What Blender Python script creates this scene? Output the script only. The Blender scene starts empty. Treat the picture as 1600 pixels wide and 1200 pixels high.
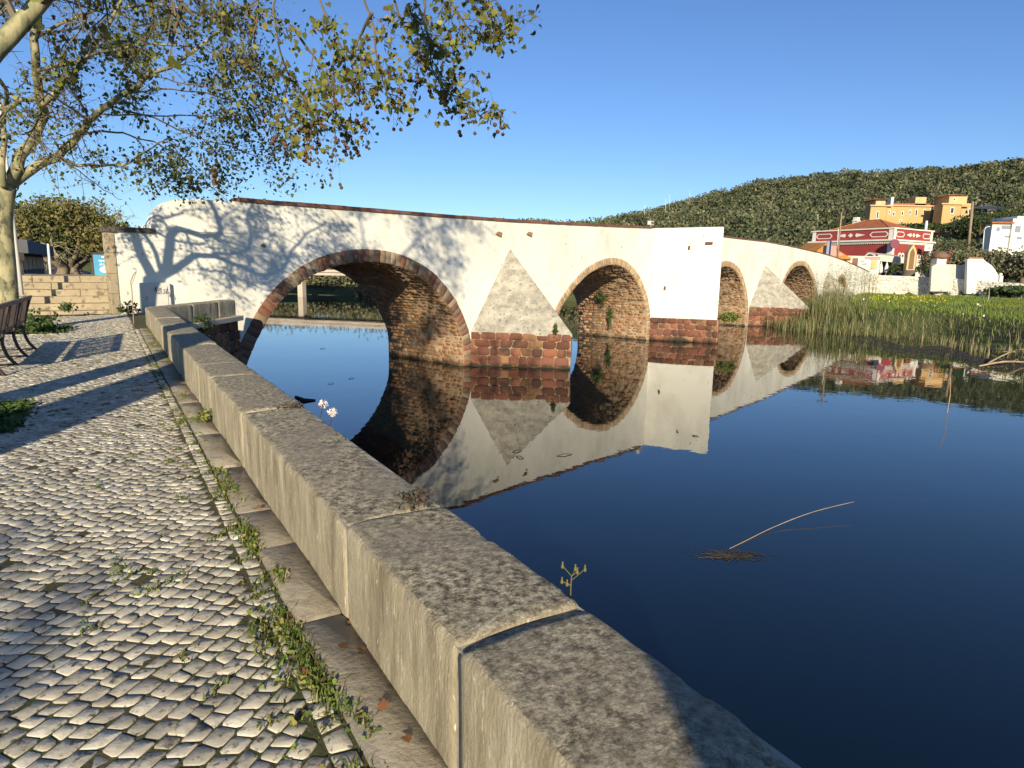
import bpy, math, random
import numpy as np
from mathutils import Vector, Matrix, noise as mnoise
from mathutils.geometry import tessellate_polygon
random.seed(7); rng = np.random.default_rng(7)
scene = bpy.context.scene
C = scene.collection
# ------------------------------------------------------------------ camera
EYE = 1.55; FPX = 1000.0; TP = 0.178; ROLL = 0.017
_p = math.atan(TP)
CF = np.array([0, math.cos(_p), -math.sin(_p)])
_u = np.array([0, math.sin(_p), math.cos(_p)]); _r = np.array([1.0, 0, 0])
CU = math.cos(ROLL)*_u - math.sin(ROLL)*_r
CR = math.cos(ROLL)*_r + math.sin(ROLL)*_u
cam = bpy.data.cameras.new('camera'); camo = bpy.data.objects.new('camera', cam); C.objects.link(camo)
camo.matrix_world = Matrix(((CR[0], CU[0], -CF[0], 0), (CR[1], CU[1], -CF[1], 0), (CR[2], CU[2], -CF[2], EYE), (0, 0, 0, 1)))
cam.sensor_width = 36; cam.lens = 36*FPX/1600; cam.clip_start = 0.05; cam.clip_end = 8000
scene.camera = camo
# ------------------------------------------------------------------ light
SUN_EL = math.radians(18.6); SUN_AZ = math.radians(-3.5)      # shadows run towards +y, turned slightly left
sdir = Vector((math.sin(SUN_AZ)*math.cos(SUN_EL), math.cos(SUN_AZ)*math.cos(SUN_EL), -math.sin(SUN_EL)))
sun = bpy.data.lights.new('sun', 'SUN'); suno = bpy.data.objects.new('sun', sun); C.objects.link(suno)
sun.energy = 4.8; sun.angle = math.radians(0.55); sun.color = (1.0, 0.86, 0.61)
suno.rotation_euler = sdir.to_track_quat('-Z', 'Y').to_euler()
world = bpy.data.worlds.new('World'); scene.world = world; world.use_nodes = True
wn = world.node_tree.nodes; wl = world.node_tree.links
sky = wn.new('ShaderNodeTexSky'); sky.sky_type = 'NISHITA'; sky.sun_disc = False
sky.sun_elevation = SUN_EL; sky.sun_rotation = math.pi + SUN_AZ
sky.air_density = 1.0; sky.dust_density = 0.0; sky.ozone_density = 1.6
bg = wn['Background']; tn = wn.new('ShaderNodeMix'); tn.data_type = 'RGBA'; tn.blend_type = 'MULTIPLY'; tn.inputs[0].default_value = 1
wl.new(sky.outputs[0], tn.inputs[6]); tn.inputs[7].default_value = (0.65, 0.88, 1.27, 1); wl.new(tn.outputs[2], bg.inputs[0]); bg.inputs[1].default_value = 0.078
scene.view_settings.view_transform = 'Standard'; scene.view_settings.look = 'None'
scene.view_settings.exposure = 0.52; scene.view_settings.gamma = 1
# ------------------------------------------------------------------ projection helpers (world = metres, walkway z = 0)
WZ = -3.22
def ray(x, y): return CF + CR*(x-800)/FPX - CU*(y-600)/FPX
def gz(x, y, z=0.0):
    d = ray(x, y); t = (z-EYE)/d[2]; return np.array([d[0]*t, d[1]*t, z])
def at(x, y, D):
    d = ray(x, y); t = D/d[1]; return np.array([d[0]*t, D, EYE+d[2]*t])
# ------------------------------------------------------------------ object helpers
WM = {}
def thing(name, label, cat, loc=(0, 0, 0), rz=0.0, group=None):
    o = bpy.data.objects.new(name, None); C.objects.link(o); o.empty_display_size = 0.2
    o.location = loc; o.rotation_euler = (0, 0, rz); o['label'] = label; o['category'] = cat
    if group: o['group'] = group
    WM[o.name] = Matrix.Translation(Vector(loc)) @ Matrix.Rotation(rz, 4, 'Z')
    return o
def setp(o, parent):
    if parent is not None:
        o.parent = parent; o.matrix_parent_inverse = WM.get(parent.name, Matrix.Identity(4)).inverted()
def tag(o, label, cat, group=None):
    o['label'] = label; o['category'] = cat
    if group: o['group'] = group
    return o
def struct(o, kind='structure', label=None):
    o['kind'] = kind
    if label: o['label'] = label
    return o
def npmesh(name, V, polys, mat, parent=None, smooth=False, uv=None, local=False):
    """polys: list of int arrays (n,k)"""
    me = bpy.data.meshes.new(name)
    V = np.asarray(V, np.float32).reshape(-1, 3)
    me.vertices.add(len(V)); me.vertices.foreach_set('co', V.ravel())
    loops = np.concatenate([p.ravel() for p in polys]).astype(np.int32)
    tot = np.concatenate([np.full(len(p), p.shape[1], np.int32) for p in polys])
    start = np.concatenate([[0], np.cumsum(tot)[:-1]]).astype(np.int32)
    me.loops.add(len(loops)); me.loops.foreach_set('vertex_index', loops)
    me.polygons.add(len(tot)); me.polygons.foreach_set('loop_start', start); me.polygons.foreach_set('loop_total', tot)
    if smooth: me.polygons.foreach_set('use_smooth', np.ones(len(tot), bool))
    me.update(calc_edges=True); me.validate()
    me.materials.append(mat)
    o = bpy.data.objects.new(name, me); C.objects.link(o); setp(o, parent)
    if local: o.matrix_parent_inverse = Matrix.Identity(4)
    return o
class MB:
    def __init__(s): s.v = []; s.f = []
    def add(s, vs, fs):
        b = len(s.v); s.v += [tuple(map(float, v)) for v in vs]; s.f += [tuple(b+i for i in f) for f in fs]; return s
    def obox(s, o, ux, a0, a1, b0, b1, z0, z1):
        """box in a 2-D frame: o origin, ux unit vector along, b measured to its left"""
        ux = np.array(ux[:2], float); ux /= np.hypot(*ux); uy = np.array([-ux[1], ux[0]])
        c = [np.append(np.array(o[:2])+ux*a+uy*b, 0) for a, b in ((a0, b0), (a1, b0), (a1, b1), (a0, b1))]
        vs = [p+[0, 0, z0] for p in c]+[p+[0, 0, z1] for p in c]
        return s.add(vs, [(3, 2, 1, 0), (4, 5, 6, 7), (0, 1, 5, 4), (1, 2, 6, 5), (2, 3, 7, 6), (3, 0, 4, 7)])
    def box(s, x0, x1, y0, y1, z0, z1): return s.obox((0, 0), (1, 0), x0, x1, y0, y1, z0, z1)
    def prism(s, pts, z0, z1):
        n = len(pts); z0 = z0 if hasattr(z0, '__len__') else [z0]*n; z1 = z1 if hasattr(z1, '__len__') else [z1]*n
        vs = [(p[0], p[1], a) for p, a in zip(pts, z0)]+[(p[0], p[1], a) for p, a in zip(pts, z1)]
        return s.add(vs, [tuple(range(n-1, -1, -1)), tuple(range(n, 2*n))]+[(i, (i+1) % n, n+(i+1) % n, n+i) for i in range(n)])
    def extrude(s, pts3, off):
        """planar polygon pts3 extruded by vector off"""
        n = len(pts3); off = np.array(off, float)
        vs = [np.array(p, float) for p in pts3]+[np.array(p, float)+off for p in pts3]
        return s.add(vs, [tuple(range(n-1, -1, -1)), tuple(range(n, 2*n))]+[(i, (i+1) % n, n+(i+1) % n, n+i) for i in range(n)])
    def tube(s, pts, rad, k=6, cap=True):
        pts = [Vector(p) for p in pts]; n = len(pts)
        rad = rad if hasattr(rad, '__len__') else [rad]*n
        rings = []; prev = None
        for i, p in enumerate(pts):
            t = (pts[min(i+1, n-1)]-pts[max(i-1, 0)])
            if t.length < 1e-9: t = Vector((0, 0, 1))
            t.normalize()
            if prev is None:
                a = t.orthogonal().normalized()
            else:
                a = prev - t*prev.dot(t)
                a = a.normalized() if a.length > 1e-6 else t.orthogonal().normalized()
            prev = a; b = t.cross(a)
            rings.append([p+(a*math.cos(2*math.pi*j/k)+b*math.sin(2*math.pi*j/k))*rad[i] for j in range(k)])
        vs = [q for r in rings for q in r]
        fs = [(i*k+j, i*k+(j+1) % k, (i+1)*k+(j+1) % k, (i+1)*k+j) for i in range(n-1) for j in range(k)]
        if cap: fs += [tuple(range(k-1, -1, -1)), tuple(range((n-1)*k, n*k))]
        return s.add(vs, fs)
    def lathe(s, c, prof, k=16):
        vs = [(c[0]+r*math.cos(2*math.pi*j/k), c[1]+r*math.sin(2*math.pi*j/k), c[2]+z) for r, z in prof for j in range(k)]
        n = len(prof)
        fs = [(i*k+j, i*k+(j+1) % k, (i+1)*k+(j+1) % k, (i+1)*k+j) for i in range(n-1) for j in range(k)]
        fs += [tuple(range(k-1, -1, -1)), tuple(range((n-1)*k, n*k))]
        return s.add(vs, fs)
    def ball(s, c, r, k=8, m=6, sq=(1, 1, 1)):
        prof = [(math.sin(math.pi*i/m)*r+1e-5, -math.cos(math.pi*i/m)*r*sq[2]) for i in range(m+1)]
        return s.lathe(c, prof, k)
    def build(s, name, mat, parent=None, smooth=False, bevel=0):
        me = bpy.data.meshes.new(name); me.from_pydata(s.v, [], s.f); me.update(); me.materials.append(mat)
        if smooth: me.polygons.foreach_set('use_smooth', np.ones(len(me.polygons), bool))
        o = bpy.data.objects.new(name, me); C.objects.link(o); setp(o, parent)
        if bevel:
            m = o.modifiers.new('bevel', 'BEVEL'); m.width = bevel; m.segments = 2; m.limit_method = 'ANGLE'
        return o
def copy_tree(o, parent=None):
    c = o.copy(); C.objects.link(c)
    if parent is not None: c.parent = parent
    for ch in list(o.children): copy_tree(ch, c)
    return c
# ------------------------------------------------------------------ materials
def mat(name, c1, c2=None, sc=1.0, rough=0.85, c3=None, sc3=6.0, t3=(0.55, 0.62), isl=0.0, islhue=None, bump=None, bump2=None,
        stretch=(1, 1, 1), spec=0.35, metal=0.0, det=8.0, t2=(0.35, 0.65), wet=None, trans=None):
    m = bpy.data.materials.new(name); m.use_nodes = True; nt = m.node_tree; N = nt.nodes; L = nt.links
    b = N['Principled BSDF']; b.inputs['Roughness'].default_value = rough; b.inputs['Metallic'].default_value = metal
    b.inputs['Specular IOR Level'].default_value = spec
    tc = N.new('ShaderNodeTexCoord'); mp = N.new('ShaderNodeMapping'); mp.inputs['Scale'].default_value = stretch
    L.new(tc.outputs['Object'], mp.inputs[0])
    def nz(s, d=det, ro=0.6):
        n = N.new('ShaderNodeTexNoise'); n.inputs['Scale'].default_value = s; n.inputs['Detail'].default_value = d
        n.inputs['Roughness'].default_value = ro; L.new(mp.outputs[0], n.inputs['Vector']); return n.outputs[0]
    def mr(x, lo, hi, a=0.0, bb=1.0):
        r = N.new('ShaderNodeMapRange'); r.inputs[1].default_value = lo; r.inputs[2].default_value = hi
        r.inputs[3].default_value = a; r.inputs[4].default_value = bb; L.new(x, r.inputs[0]); return r.outputs[0]
    def mix(fac, a, bcol, mode='MIX'):
        x = N.new('ShaderNodeMix'); x.data_type = 'RGBA'; x.blend_type = mode
        if hasattr(fac, 'node'): L.new(fac, x.inputs[0])
        else: x.inputs[0].default_value = fac
        for sl, v in ((6, a), (7, bcol)):
            if hasattr(v, 'node'): L.new(v, x.inputs[sl])
            else: x.inputs[sl].default_value = (*v, 1)
        return x.outputs[2]
    col = c1
    if c2 is not None: col = mix(mr(nz(sc), *t2), c1, c2)
    if isl or islhue:
        g = N.new('ShaderNodeNewGeometry'); rnd = g.outputs['Random Per Island']
        if islhue:
            cr = N.new('ShaderNodeValToRGB'); L.new(rnd, cr.inputs[0]); cr.color_ramp.interpolation = 'CONSTANT'
            els = cr.color_ramp.elements
            while len(els) < len(islhue): els.new(0.5)
            for i, h in enumerate(islhue): els[i].position = i/len(islhue); els[i].color = (*h, 1)
            col = mix(0.65, col, cr.outputs[0])
        if isl:
            w = N.new('ShaderNodeTexWhiteNoise'); w.noise_dimensions = '1D'; L.new(rnd, w.inputs['W'])
            v = mr(w.outputs[0], 0, 1, 1-isl, 1+isl)
            h = N.new('ShaderNodeHueSaturation'); L.new(v, h.inputs['Value'])
            if hasattr(col, 'node'): L.new(col, h.inputs['Color'])
            else: h.inputs['Color'].default_value = (*col, 1)
            col = h.outputs[0]
    if c3 is not None: col = mix(mr(nz(sc3), *t3), col, c3)
    if wet:
        g2 = N.new('ShaderNodeNewGeometry'); sx = N.new('ShaderNodeSeparateXYZ'); L.new(g2.outputs['Position'], sx.inputs[0])
        ad = N.new('ShaderNodeMath'); ad.operation = 'MULTIPLY_ADD'; L.new(nz(1.3), ad.inputs[0]); ad.inputs[1].default_value = 0.5; L.new(sx.outputs[2], ad.inputs[2])
        col = mix(mr(ad.outputs[0], wet[0], wet[1], 1, 0), col, wet[2])
    if hasattr(col, 'node'): L.new(col, b.inputs['Base Color'])
    else: b.inputs['Base Color'].default_value = (*col, 1)
    last = None
    for bp in (bump, bump2):
        if bp:
            x = N.new('ShaderNodeBump'); x.inputs['Strength'].default_value = bp[1]; x.inputs['Distance'].default_value = bp[2]
            L.new(nz(bp[0], 6, 0.65), x.inputs['Height'])
            if last: L.new(last, x.inputs['Normal'])
            last = x.outputs[0]
    if last: L.new(last, b.inputs['Normal'])
    if trans:
        t = N.new('ShaderNodeBsdfTranslucent'); ms = N.new('ShaderNodeMixShader'); ms.inputs[0].default_value = trans
        if hasattr(col, 'node'): L.new(col, t.inputs[0])
        else: t.inputs[0].default_value = (*col, 1)
        L.new(b.outputs[0], ms.inputs[1]); L.new(t.outputs[0], ms.inputs[2]); L.new(ms.outputs[0], N['Material Output'].inputs[0])
    m['b'] = 1
    return m
M = {}
M['cobble'] = mat('cobble_stone', (0.60, 0.555, 0.45), (0.38, 0.345, 0.275), 5, 0.8, c3=(0.11, 0.10, 0.075), sc3=24, t3=(0.55, 0.66), isl=0.25, bump=(22, 0.7, 0.006), bump2=(120, 0.5, 0.002), spec=0.25)
M['joint'] = mat('joint_soil', (0.085, 0.065, 0.04), (0.06, 0.08, 0.022), 3.5, 0.95, c3=(0.13, 0.10, 0.06), sc3=40, bump=(60, 0.8, 0.008))
M['slab'] = mat('kerb_slab', (0.27, 0.235, 0.18), (0.36, 0.32, 0.25), 3, 0.85, c3=(0.10, 0.08, 0.06), sc3=9, t3=(0.55, 0.75), isl=0.12, bump=(18, 0.7, 0.02), bump2=(70, 0.5, 0.004), stretch=(1, 1, 3))
M['white'] = mat('white_plaster', (0.79, 0.775, 0.70), (0.60, 0.585, 0.51), 0.55, 0.9, c3=(0.27, 0.25, 0.21), sc3=5.5, t3=(0.645, 0.72), t2=(0.42, 0.72), bump=(3, 0.35, 0.05), bump2=(25, 0.35, 0.008), stretch=(1, 1, 0.6))
M['cap'] = mat('lichened_render', (0.46, 0.43, 0.36), (0.25, 0.235, 0.20), 2.2, 0.95, c3=(0.13, 0.125, 0.11), sc3=7, t3=(0.56, 0.68), bump=(9, 0.6, 0.03))
M['red'] = mat('red_sandstone', (0.22, 0.10, 0.065), (0.16, 0.075, 0.05), 3, 0.9, c3=(0.05, 0.038, 0.03), sc3=1.1, t3=(0.5, 0.66), isl=0.35,
               islhue=[(0.24, 0.085, 0.05), (0.17, 0.065, 0.042), (0.26, 0.1, 0.055), (0.12, 0.055, 0.04), (0.2, 0.08, 0.05), (0.3, 0.17, 0.08), (0.22, 0.085, 0.05), (0.15, 0.06, 0.04)], bump=(9, 0.8, 0.04), bump2=(35, .5, .01), wet=(-2.95, -2.75, (0.03, 0.027, 0.018)))
M['vault'] = mat('vault_rubble', (0.36, 0.205, 0.115), (0.26, 0.14, 0.085), 2, 0.92, c3=(0.36, 0.26, 0.17), sc3=3.2, t3=(0.56, 0.7), isl=0.32,
                 islhue=[(0.38, 0.22, 0.11), (0.29, 0.15, 0.08), (0.44, 0.27, 0.14), (0.24, 0.16, 0.1), (0.34, 0.23, 0.13)], bump=(5, 0.9, 0.08), bump2=(22, .6, .02), wet=(-2.95, -2.75, (0.04, 0.035, 0.022)))
M['vouss'] = mat('voussoir_stone', (0.23, 0.135, 0.085), (0.30, 0.21, 0.14), 2.4, 0.92, c3=(0.12, 0.09, 0.06), sc3=6, t3=(0.58, 0.7), isl=0.3,
                 islhue=[(0.22, 0.08, 0.05), (0.3, 0.22, 0.14), (0.16, 0.075, 0.05), (0.33, 0.27, 0.19), (0.2, 0.12, 0.08)], bump=(8, 0.7, 0.03), wet=(-2.95, -2.75, (0.04, 0.035, 0.022)))
M['vouss2'] = mat('brick_voussoir', (0.42, 0.29, 0.17), (0.5, 0.37, 0.24), 2.4, 0.92, c3=(0.25, 0.16, 0.1), sc3=6, isl=0.25, bump=(8, 0.6, 0.02))
M['mortar'] = mat('lime_mortar', (0.38, 0.29, 0.20), (0.24, 0.17, 0.12), 3, 0.95, bump=(12, 0.6, 0.03), wet=(-2.95, -2.75, (0.035, 0.03, 0.02)))
M['coping'] = mat('coping_brick', (0.20, 0.09, 0.06), (0.13, 0.07, 0.055), 4, 0.9, isl=0.25, bump=(12, 0.6, 0.02))
M['dcoping'] = mat('dark_coping', (0.14, 0.12, 0.10), (0.09, 0.08, 0.07), 4, 0.9, bump=(12, 0.6, 0.02))
M['para'] = mat('parapet_limestone', (0.46, 0.38, 0.25), (0.34, 0.28, 0.19), 3.2, 0.9, c3=(0.17, 0.15, 0.12), sc3=9, t3=(0.56, 0.72), bump=(24, 0.9, 0.012), bump2=(90, 0.7, 0.004), stretch=(1, 1, 0.25))
M['step'] = mat('step_sandstone', (0.42, 0.345, 0.23), (0.32, 0.265, 0.18), 2, 0.9, c3=(0.2, 0.16, 0.11), sc3=5, isl=0.1, bump=(9, 0.5, 0.02))
M['asph'] = mat('asphalt', (0.06, 0.058, 0.055), (0.085, 0.08, 0.075), 3, 0.95, bump=(60, 0.4, 0.005))
M['bark'] = mat('plane_bark', (0.38, 0.34, 0.20), (0.19, 0.19, 0.11), 4.5, 0.9, c3=(0.10, 0.09, 0.06), sc3=8, t3=(0.55, 0.62), t2=(0.44, 0.54), bump=(9, 0.5, 0.02), stretch=(1, 1, 0.5))
M['twig'] = mat('twig_bark', (0.11, 0.09, 0.06), (0.17, 0.14, 0.095), 3, 0.9)
M['leaf'] = mat('plane_leaf', (0.13, 0.155, 0.025), (0.24, 0.22, 0.04), 2.5, 0.6, isl=0.5, islhue=[(0.09, 0.12, 0.02), (0.2, 0.2, 0.035), (0.06, 0.085, 0.02), (0.28, 0.25, 0.06), (0.12, 0.15, 0.03), (0.17, 0.1, 0.04)], trans=0.25)
M['leafd'] = mat('small_plane_leaf', (0.085, 0.11, 0.022), (0.15, 0.16, 0.03), 2.5, 0.6, isl=0.5, islhue=[(0.055, 0.08, 0.018), (0.12, 0.14, 0.025), (0.045, 0.06, 0.015), (0.2, 0.2, 0.045), (0.1, 0.075, 0.03)], trans=0.2)
M['ball'] = mat('seed_ball', (0.085, 0.04, 0.025), (0.14, 0.07, 0.04), 30, 0.9, bump=(300, 0.8, 0.003))
M['wood'] = mat('hill_foliage', (0.095, 0.11, 0.05), (0.20, 0.195, 0.11), 0.05, 0.8, c3=(0.04, 0.055, 0.025), sc3=0.11, t3=(0.46, 0.6), isl=0.3, islhue=[(0.10, 0.115, 0.05), (0.15, 0.155, 0.08), (0.07, 0.09, 0.042), (0.2, 0.19, 0.115)])  # foliage tones lightened to stand in for haze over the hill
M['dkleaf'] = mat('dark_foliage', (0.035, 0.06, 0.018), (0.055, 0.085, 0.025), 0.6, 0.8, isl=0.4)
M['olive'] = mat('olive_foliage', (0.11, 0.115, 0.06), (0.16, 0.155, 0.085), 0.5, 0.8, isl=0.4)
M['rust'] = mat('autumn_foliage', (0.14, 0.14, 0.035), (0.17, 0.13, 0.05), 0.25, 0.8, c3=(0.08, 0.10, 0.028), sc3=0.5, t3=(0.5, 0.6), isl=0.45)
M['grass'] = mat('grass_blade', (0.17, 0.26, 0.042), (0.23, 0.29, 0.055), 0.4, 0.7, isl=0.35, c3=(0.28, 0.27, 0.03), sc3=0.15, t3=(0.55, 0.62), trans=0.25)
M['reed'] = mat('reed_blade', (0.22, 0.20, 0.09), (0.11, 0.15, 0.04), 0.3, 0.8, isl=0.4, islhue=[(0.3, 0.26, 0.14), (0.11, 0.16, 0.04), (0.2, 0.19, 0.08), (0.09, 0.13, 0.035), (0.36, 0.32, 0.2)], trans=0.2)
M['weed'] = mat('weed_leaf', (0.09, 0.15, 0.03), (0.2, 0.22, 0.05), 4, 0.7, isl=0.4, islhue=[(0.08, 0.14, 0.03), (0.2, 0.24, 0.05), (0.3, 0.22, 0.08), (0.12, 0.18, 0.04)], trans=0.2)
M['ivy'] = mat('ivy_cover', (0.035, 0.07, 0.015), (0.06, 0.1, 0.022), 3, 0.7, isl=0.4)
M['land'] = mat('bank_earth', (0.085, 0.10, 0.035), (0.10, 0.105, 0.04), 0.06, 0.95, c3=(0.06, 0.065, 0.03), sc3=0.3, bump=(1.5, 0.5, 0.2))
M['mud'] = mat('mud', (0.09, 0.07, 0.045), (0.06, 0.05, 0.035), 0.8, 0.8, bump=(2, 0.5, 0.1))
M['iron'] = mat('dark_iron', (0.028, 0.022, 0.02), (0.045, 0.03, 0.025), 9, 0.55, spec=0.5)
M['plank'] = mat('bench_plank', (0.045, 0.028, 0.026), (0.07, 0.05, 0.045), 5, 0.7, stretch=(1, 1, 1))
M['sunlit_plank'] = mat('sunlit_rail', (0.2, 0.16, 0.14), (0.14, 0.1, 0.09), 5, 0.7)  # paler plank tone: sunlight on the bench top rail put into the colour
M['pole'] = mat('galvanised_pole', (0.55, 0.53, 0.49), (0.42, 0.41, 0.38), 2, 0.5, spec=0.5)
M['wpole'] = mat('timber_pole', (0.33, 0.25, 0.17), (0.24, 0.18, 0.12), 2, 0.9)
M['ppaint'] = mat('white_paint', (0.75, 0.74, 0.70), (0.66, 0.65, 0.61), 1.2, 0.6)
M['cabinet'] = mat('cabinet_paint', (0.68, 0.67, 0.62), (0.6, 0.59, 0.55), 2, 0.5)
M['ink'] = mat('black_ink', (0.015, 0.015, 0.018), rough=0.6)
M['grey'] = mat('grey_mark', (0.3, 0.31, 0.32), rough=0.8)
M['rwall'] = mat('crimson_wall', (0.34, 0.055, 0.05), (0.29, 0.05, 0.045), 0.6, 0.85, bump=(4, .2, .01))
M['wtrim'] = mat('white_trim', (0.78, 0.75, 0.68), (0.7, 0.67, 0.6), 1, 0.8)
M['tile'] = mat('terracotta_tile', (0.42, 0.15, 0.06), (0.33, 0.11, 0.045), 0.9, 0.85, c3=(0.2, 0.08, 0.04), sc3=2.5, bump=(6, .6, .04))
M['otile'] = mat('orange_tile', (0.5, 0.22, 0.05), (0.4, 0.16, 0.04), 0.9, 0.85, bump=(6, .6, .04))
M['ochre'] = mat('ochre_wall', (0.56, 0.37, 0.16), (0.5, 0.32, 0.14), 0.2, 0.85)
M['ochret'] = mat('pale_ochre_trim', (0.66, 0.45, 0.22), (0.6, 0.4, 0.2), 0.4, 0.85)
M['glass'] = mat('window_glass', (0.035, 0.04, 0.05), rough=0.1, spec=0.8)
M['shutter'] = mat('blue_shutter', (0.22, 0.26, 0.34), rough=0.6)
M['rshutter'] = mat('red_shutter', (0.3, 0.06, 0.05), rough=0.7)
M['pink'] = mat('pink_wall', (0.55, 0.3, 0.26), (0.5, 0.27, 0.24), 1, 0.85)
M['conc'] = mat('concrete', (0.52, 0.45, 0.38), (0.42, 0.37, 0.31), 0.5, 0.9, bump=(5, .3, .02))
M['brown'] = mat('rusty_panel', (0.22, 0.13, 0.08), (0.16, 0.1, 0.06), 1, 0.85)
M['rubblew'] = mat('whitewashed_rubble', (0.72, 0.69, 0.61), (0.62, 0.58, 0.5), 0.6, 0.92, c3=(0.33, 0.29, 0.24), sc3=1.2, t3=(0.58, 0.7), isl=0.18, bump=(3, .8, .12), bump2=(12, .5, .03))
M['awn'] = mat('awning_cloth', (0.55, 0.5, 0.42), rough=0.9)
M['carp'] = mat('dark_car_paint', (0.02, 0.022, 0.035), rough=0.25, spec=0.6)
M['rubber'] = mat('rubber', (0.02, 0.02, 0.02), rough=0.8)
M['blue'] = mat('poster_blue', (0.07, 0.27, 0.48), (0.10, 0.36, 0.50), 1.2, 0.4)
M['pwhite'] = mat('poster_white', (0.8, 0.82, 0.82), rough=0.5)
M['dead'] = mat('dead_leaf', (0.24, 0.10, 0.045), (0.15, 0.07, 0.035), 20, 0.8, isl=0.3)
M['flower'] = mat('pale_petals', (0.75, 0.66, 0.6), rough=0.8)
M['purple'] = mat('purple_stem', (0.07, 0.035, 0.04), (0.07, 0.08, 0.04), 30, 0.7, isl=0.4)
M['dry'] = mat('dry_cane', (0.46, 0.34, 0.2), (0.3, 0.22, 0.13), 3, 0.8)
M['scum'] = mat('floating_weed', (0.03, 0.028, 0.026), (0.06, 0.055, 0.045), 6, 0.9)
M['yellow'] = mat('yellow_flower', (0.6, 0.5, 0.04), rough=0.8)
M['mauve'] = mat('sign_mauve', (0.2, 0.05, 0.08), rough=0.5)
# the top of the parapet is dark, tooled and lichened; the faces are streaked: both are surface character of the stone
def parapet_material():
    m = bpy.data.materials.new('tooled_parapet_stone'); m.use_nodes = True; nt = m.node_tree; N = nt.nodes; L = nt.links
    b = N['Principled BSDF']; b.inputs['Roughness'].default_value = 0.9; b.inputs['Specular IOR Level'].default_value = 0.25
    tc = N.new('ShaderNodeTexCoord')
    def nz(s, st=(1, 1, 1), d=8, ro=0.6, rot=0):
        mp = N.new('ShaderNodeMapping'); mp.inputs['Scale'].default_value = st; mp.inputs['Rotation'].default_value = (0, 0, rot); L.new(tc.outputs['Object'], mp.inputs[0])
        n = N.new('ShaderNodeTexNoise'); n.inputs['Scale'].default_value = s; n.inputs['Detail'].default_value = d; n.inputs['Roughness'].default_value = ro
        L.new(mp.outputs[0], n.inputs['Vector']); return n.outputs[0]
    def ramp(x, st):
        r = N.new('ShaderNodeValToRGB'); L.new(x, r.inputs[0]); e = r.color_ramp.elements
        while len(e) < len(st): e.new(0.5)
        for i, (p, c) in enumerate(st): e[i].position = p; e[i].color = (*c, 1)
        return r.outputs[0]
    def mix(f, a, c):
        x = N.new('ShaderNodeMix'); x.data_type = 'RGBA'; L.new(f, x.inputs[0]); L.new(a, x.inputs[6]); L.new(c, x.inputs[7]); return x.outputs[2]
    side = ramp(nz(8, (1, 1, 0.22), 10, 0.72), [(0.34, (0.20, 0.165, 0.11)), (0.45, (0.34, 0.29, 0.20)), (0.55, (0.43, 0.375, 0.265)), (0.68, (0.62, 0.56, 0.43))])
    speck = ramp(nz(55, (1, 1, 0.3), 4), [(0.62, (0, 0, 0)), (0.7, (1, 1, 1))])
    wv = N.new('ShaderNodeRGB'); wv.outputs[0].default_value = (0.72, 0.66, 0.52, 1)
    side = mix(speck, side, wv.outputs[0])
    top = ramp(nz(30, (1, 1, 1), 12, 0.8), [(0.39, (0.055, 0.047, 0.034)), (0.47, (0.22, 0.19, 0.13)), (0.54, (0.46, 0.40, 0.28)), (0.64, (0.74, 0.66, 0.49))])
    blot = ramp(nz(2.6, (1, 1, 1), 6), [(0.42, (0, 0, 0)), (0.62, (0.75, 0.75, 0.75))])
    tl = ramp(nz(34, (1, 1, 1), 8, .7), [(0.4, (0.2, 0.17, 0.125)), (0.6, (0.42, 0.37, 0.28))])
    top = mix(blot, top, tl)
    g = N.new('ShaderNodeNewGeometry'); sx = N.new('ShaderNodeSeparateXYZ'); L.new(g.outputs['True Normal'], sx.inputs[0])
    mm = N.new('ShaderNodeMath'); mm.operation = 'MULTIPLY_ADD'; L.new(nz(22), mm.inputs[0]); mm.inputs[1].default_value = 0.5; L.new(sx.outputs[2], mm.inputs[2])
    r = N.new('ShaderNodeMapRange'); r.inputs[1].default_value = 0.95; r.inputs[2].default_value = 1.2; L.new(mm.outputs[0], r.inputs[0])
    L.new(mix(r.outputs[0], side, top), b.inputs['Base Color'])
    # tooling: fine ripples across the block
    w = N.new('ShaderNodeTexWave'); w.inputs['Scale'].default_value = 16; w.inputs['Distortion'].default_value = 7; w.inputs['Detail'].default_value = 4; w.inputs['Detail Scale'].default_value = 2.2
    mp = N.new('ShaderNodeMapping'); mp.inputs['Rotation'].default_value = (0, 0, math.radians(38)); L.new(tc.outputs['Object'], mp.inputs[0]); L.new(mp.outputs[0], w.inputs[0])
    b1 = N.new('ShaderNodeBump'); b1.inputs['Strength'].default_value = 0.22; b1.inputs['Distance'].default_value = 0.006; L.new(w.outputs[1], b1.inputs['Height'])
    b2 = N.new('ShaderNodeBump'); b2.inputs['Strength'].default_value = 0.9; b2.inputs['Distance'].default_value = 0.012; L.new(nz(70, (1, 1, .6), 8, .75), b2.inputs['Height']); L.new(b1.outputs[0], b2.inputs['Normal'])
    L.new(b2.outputs[0], b.inputs['Normal'])
    return m
M['para'] = parapet_material()
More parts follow.
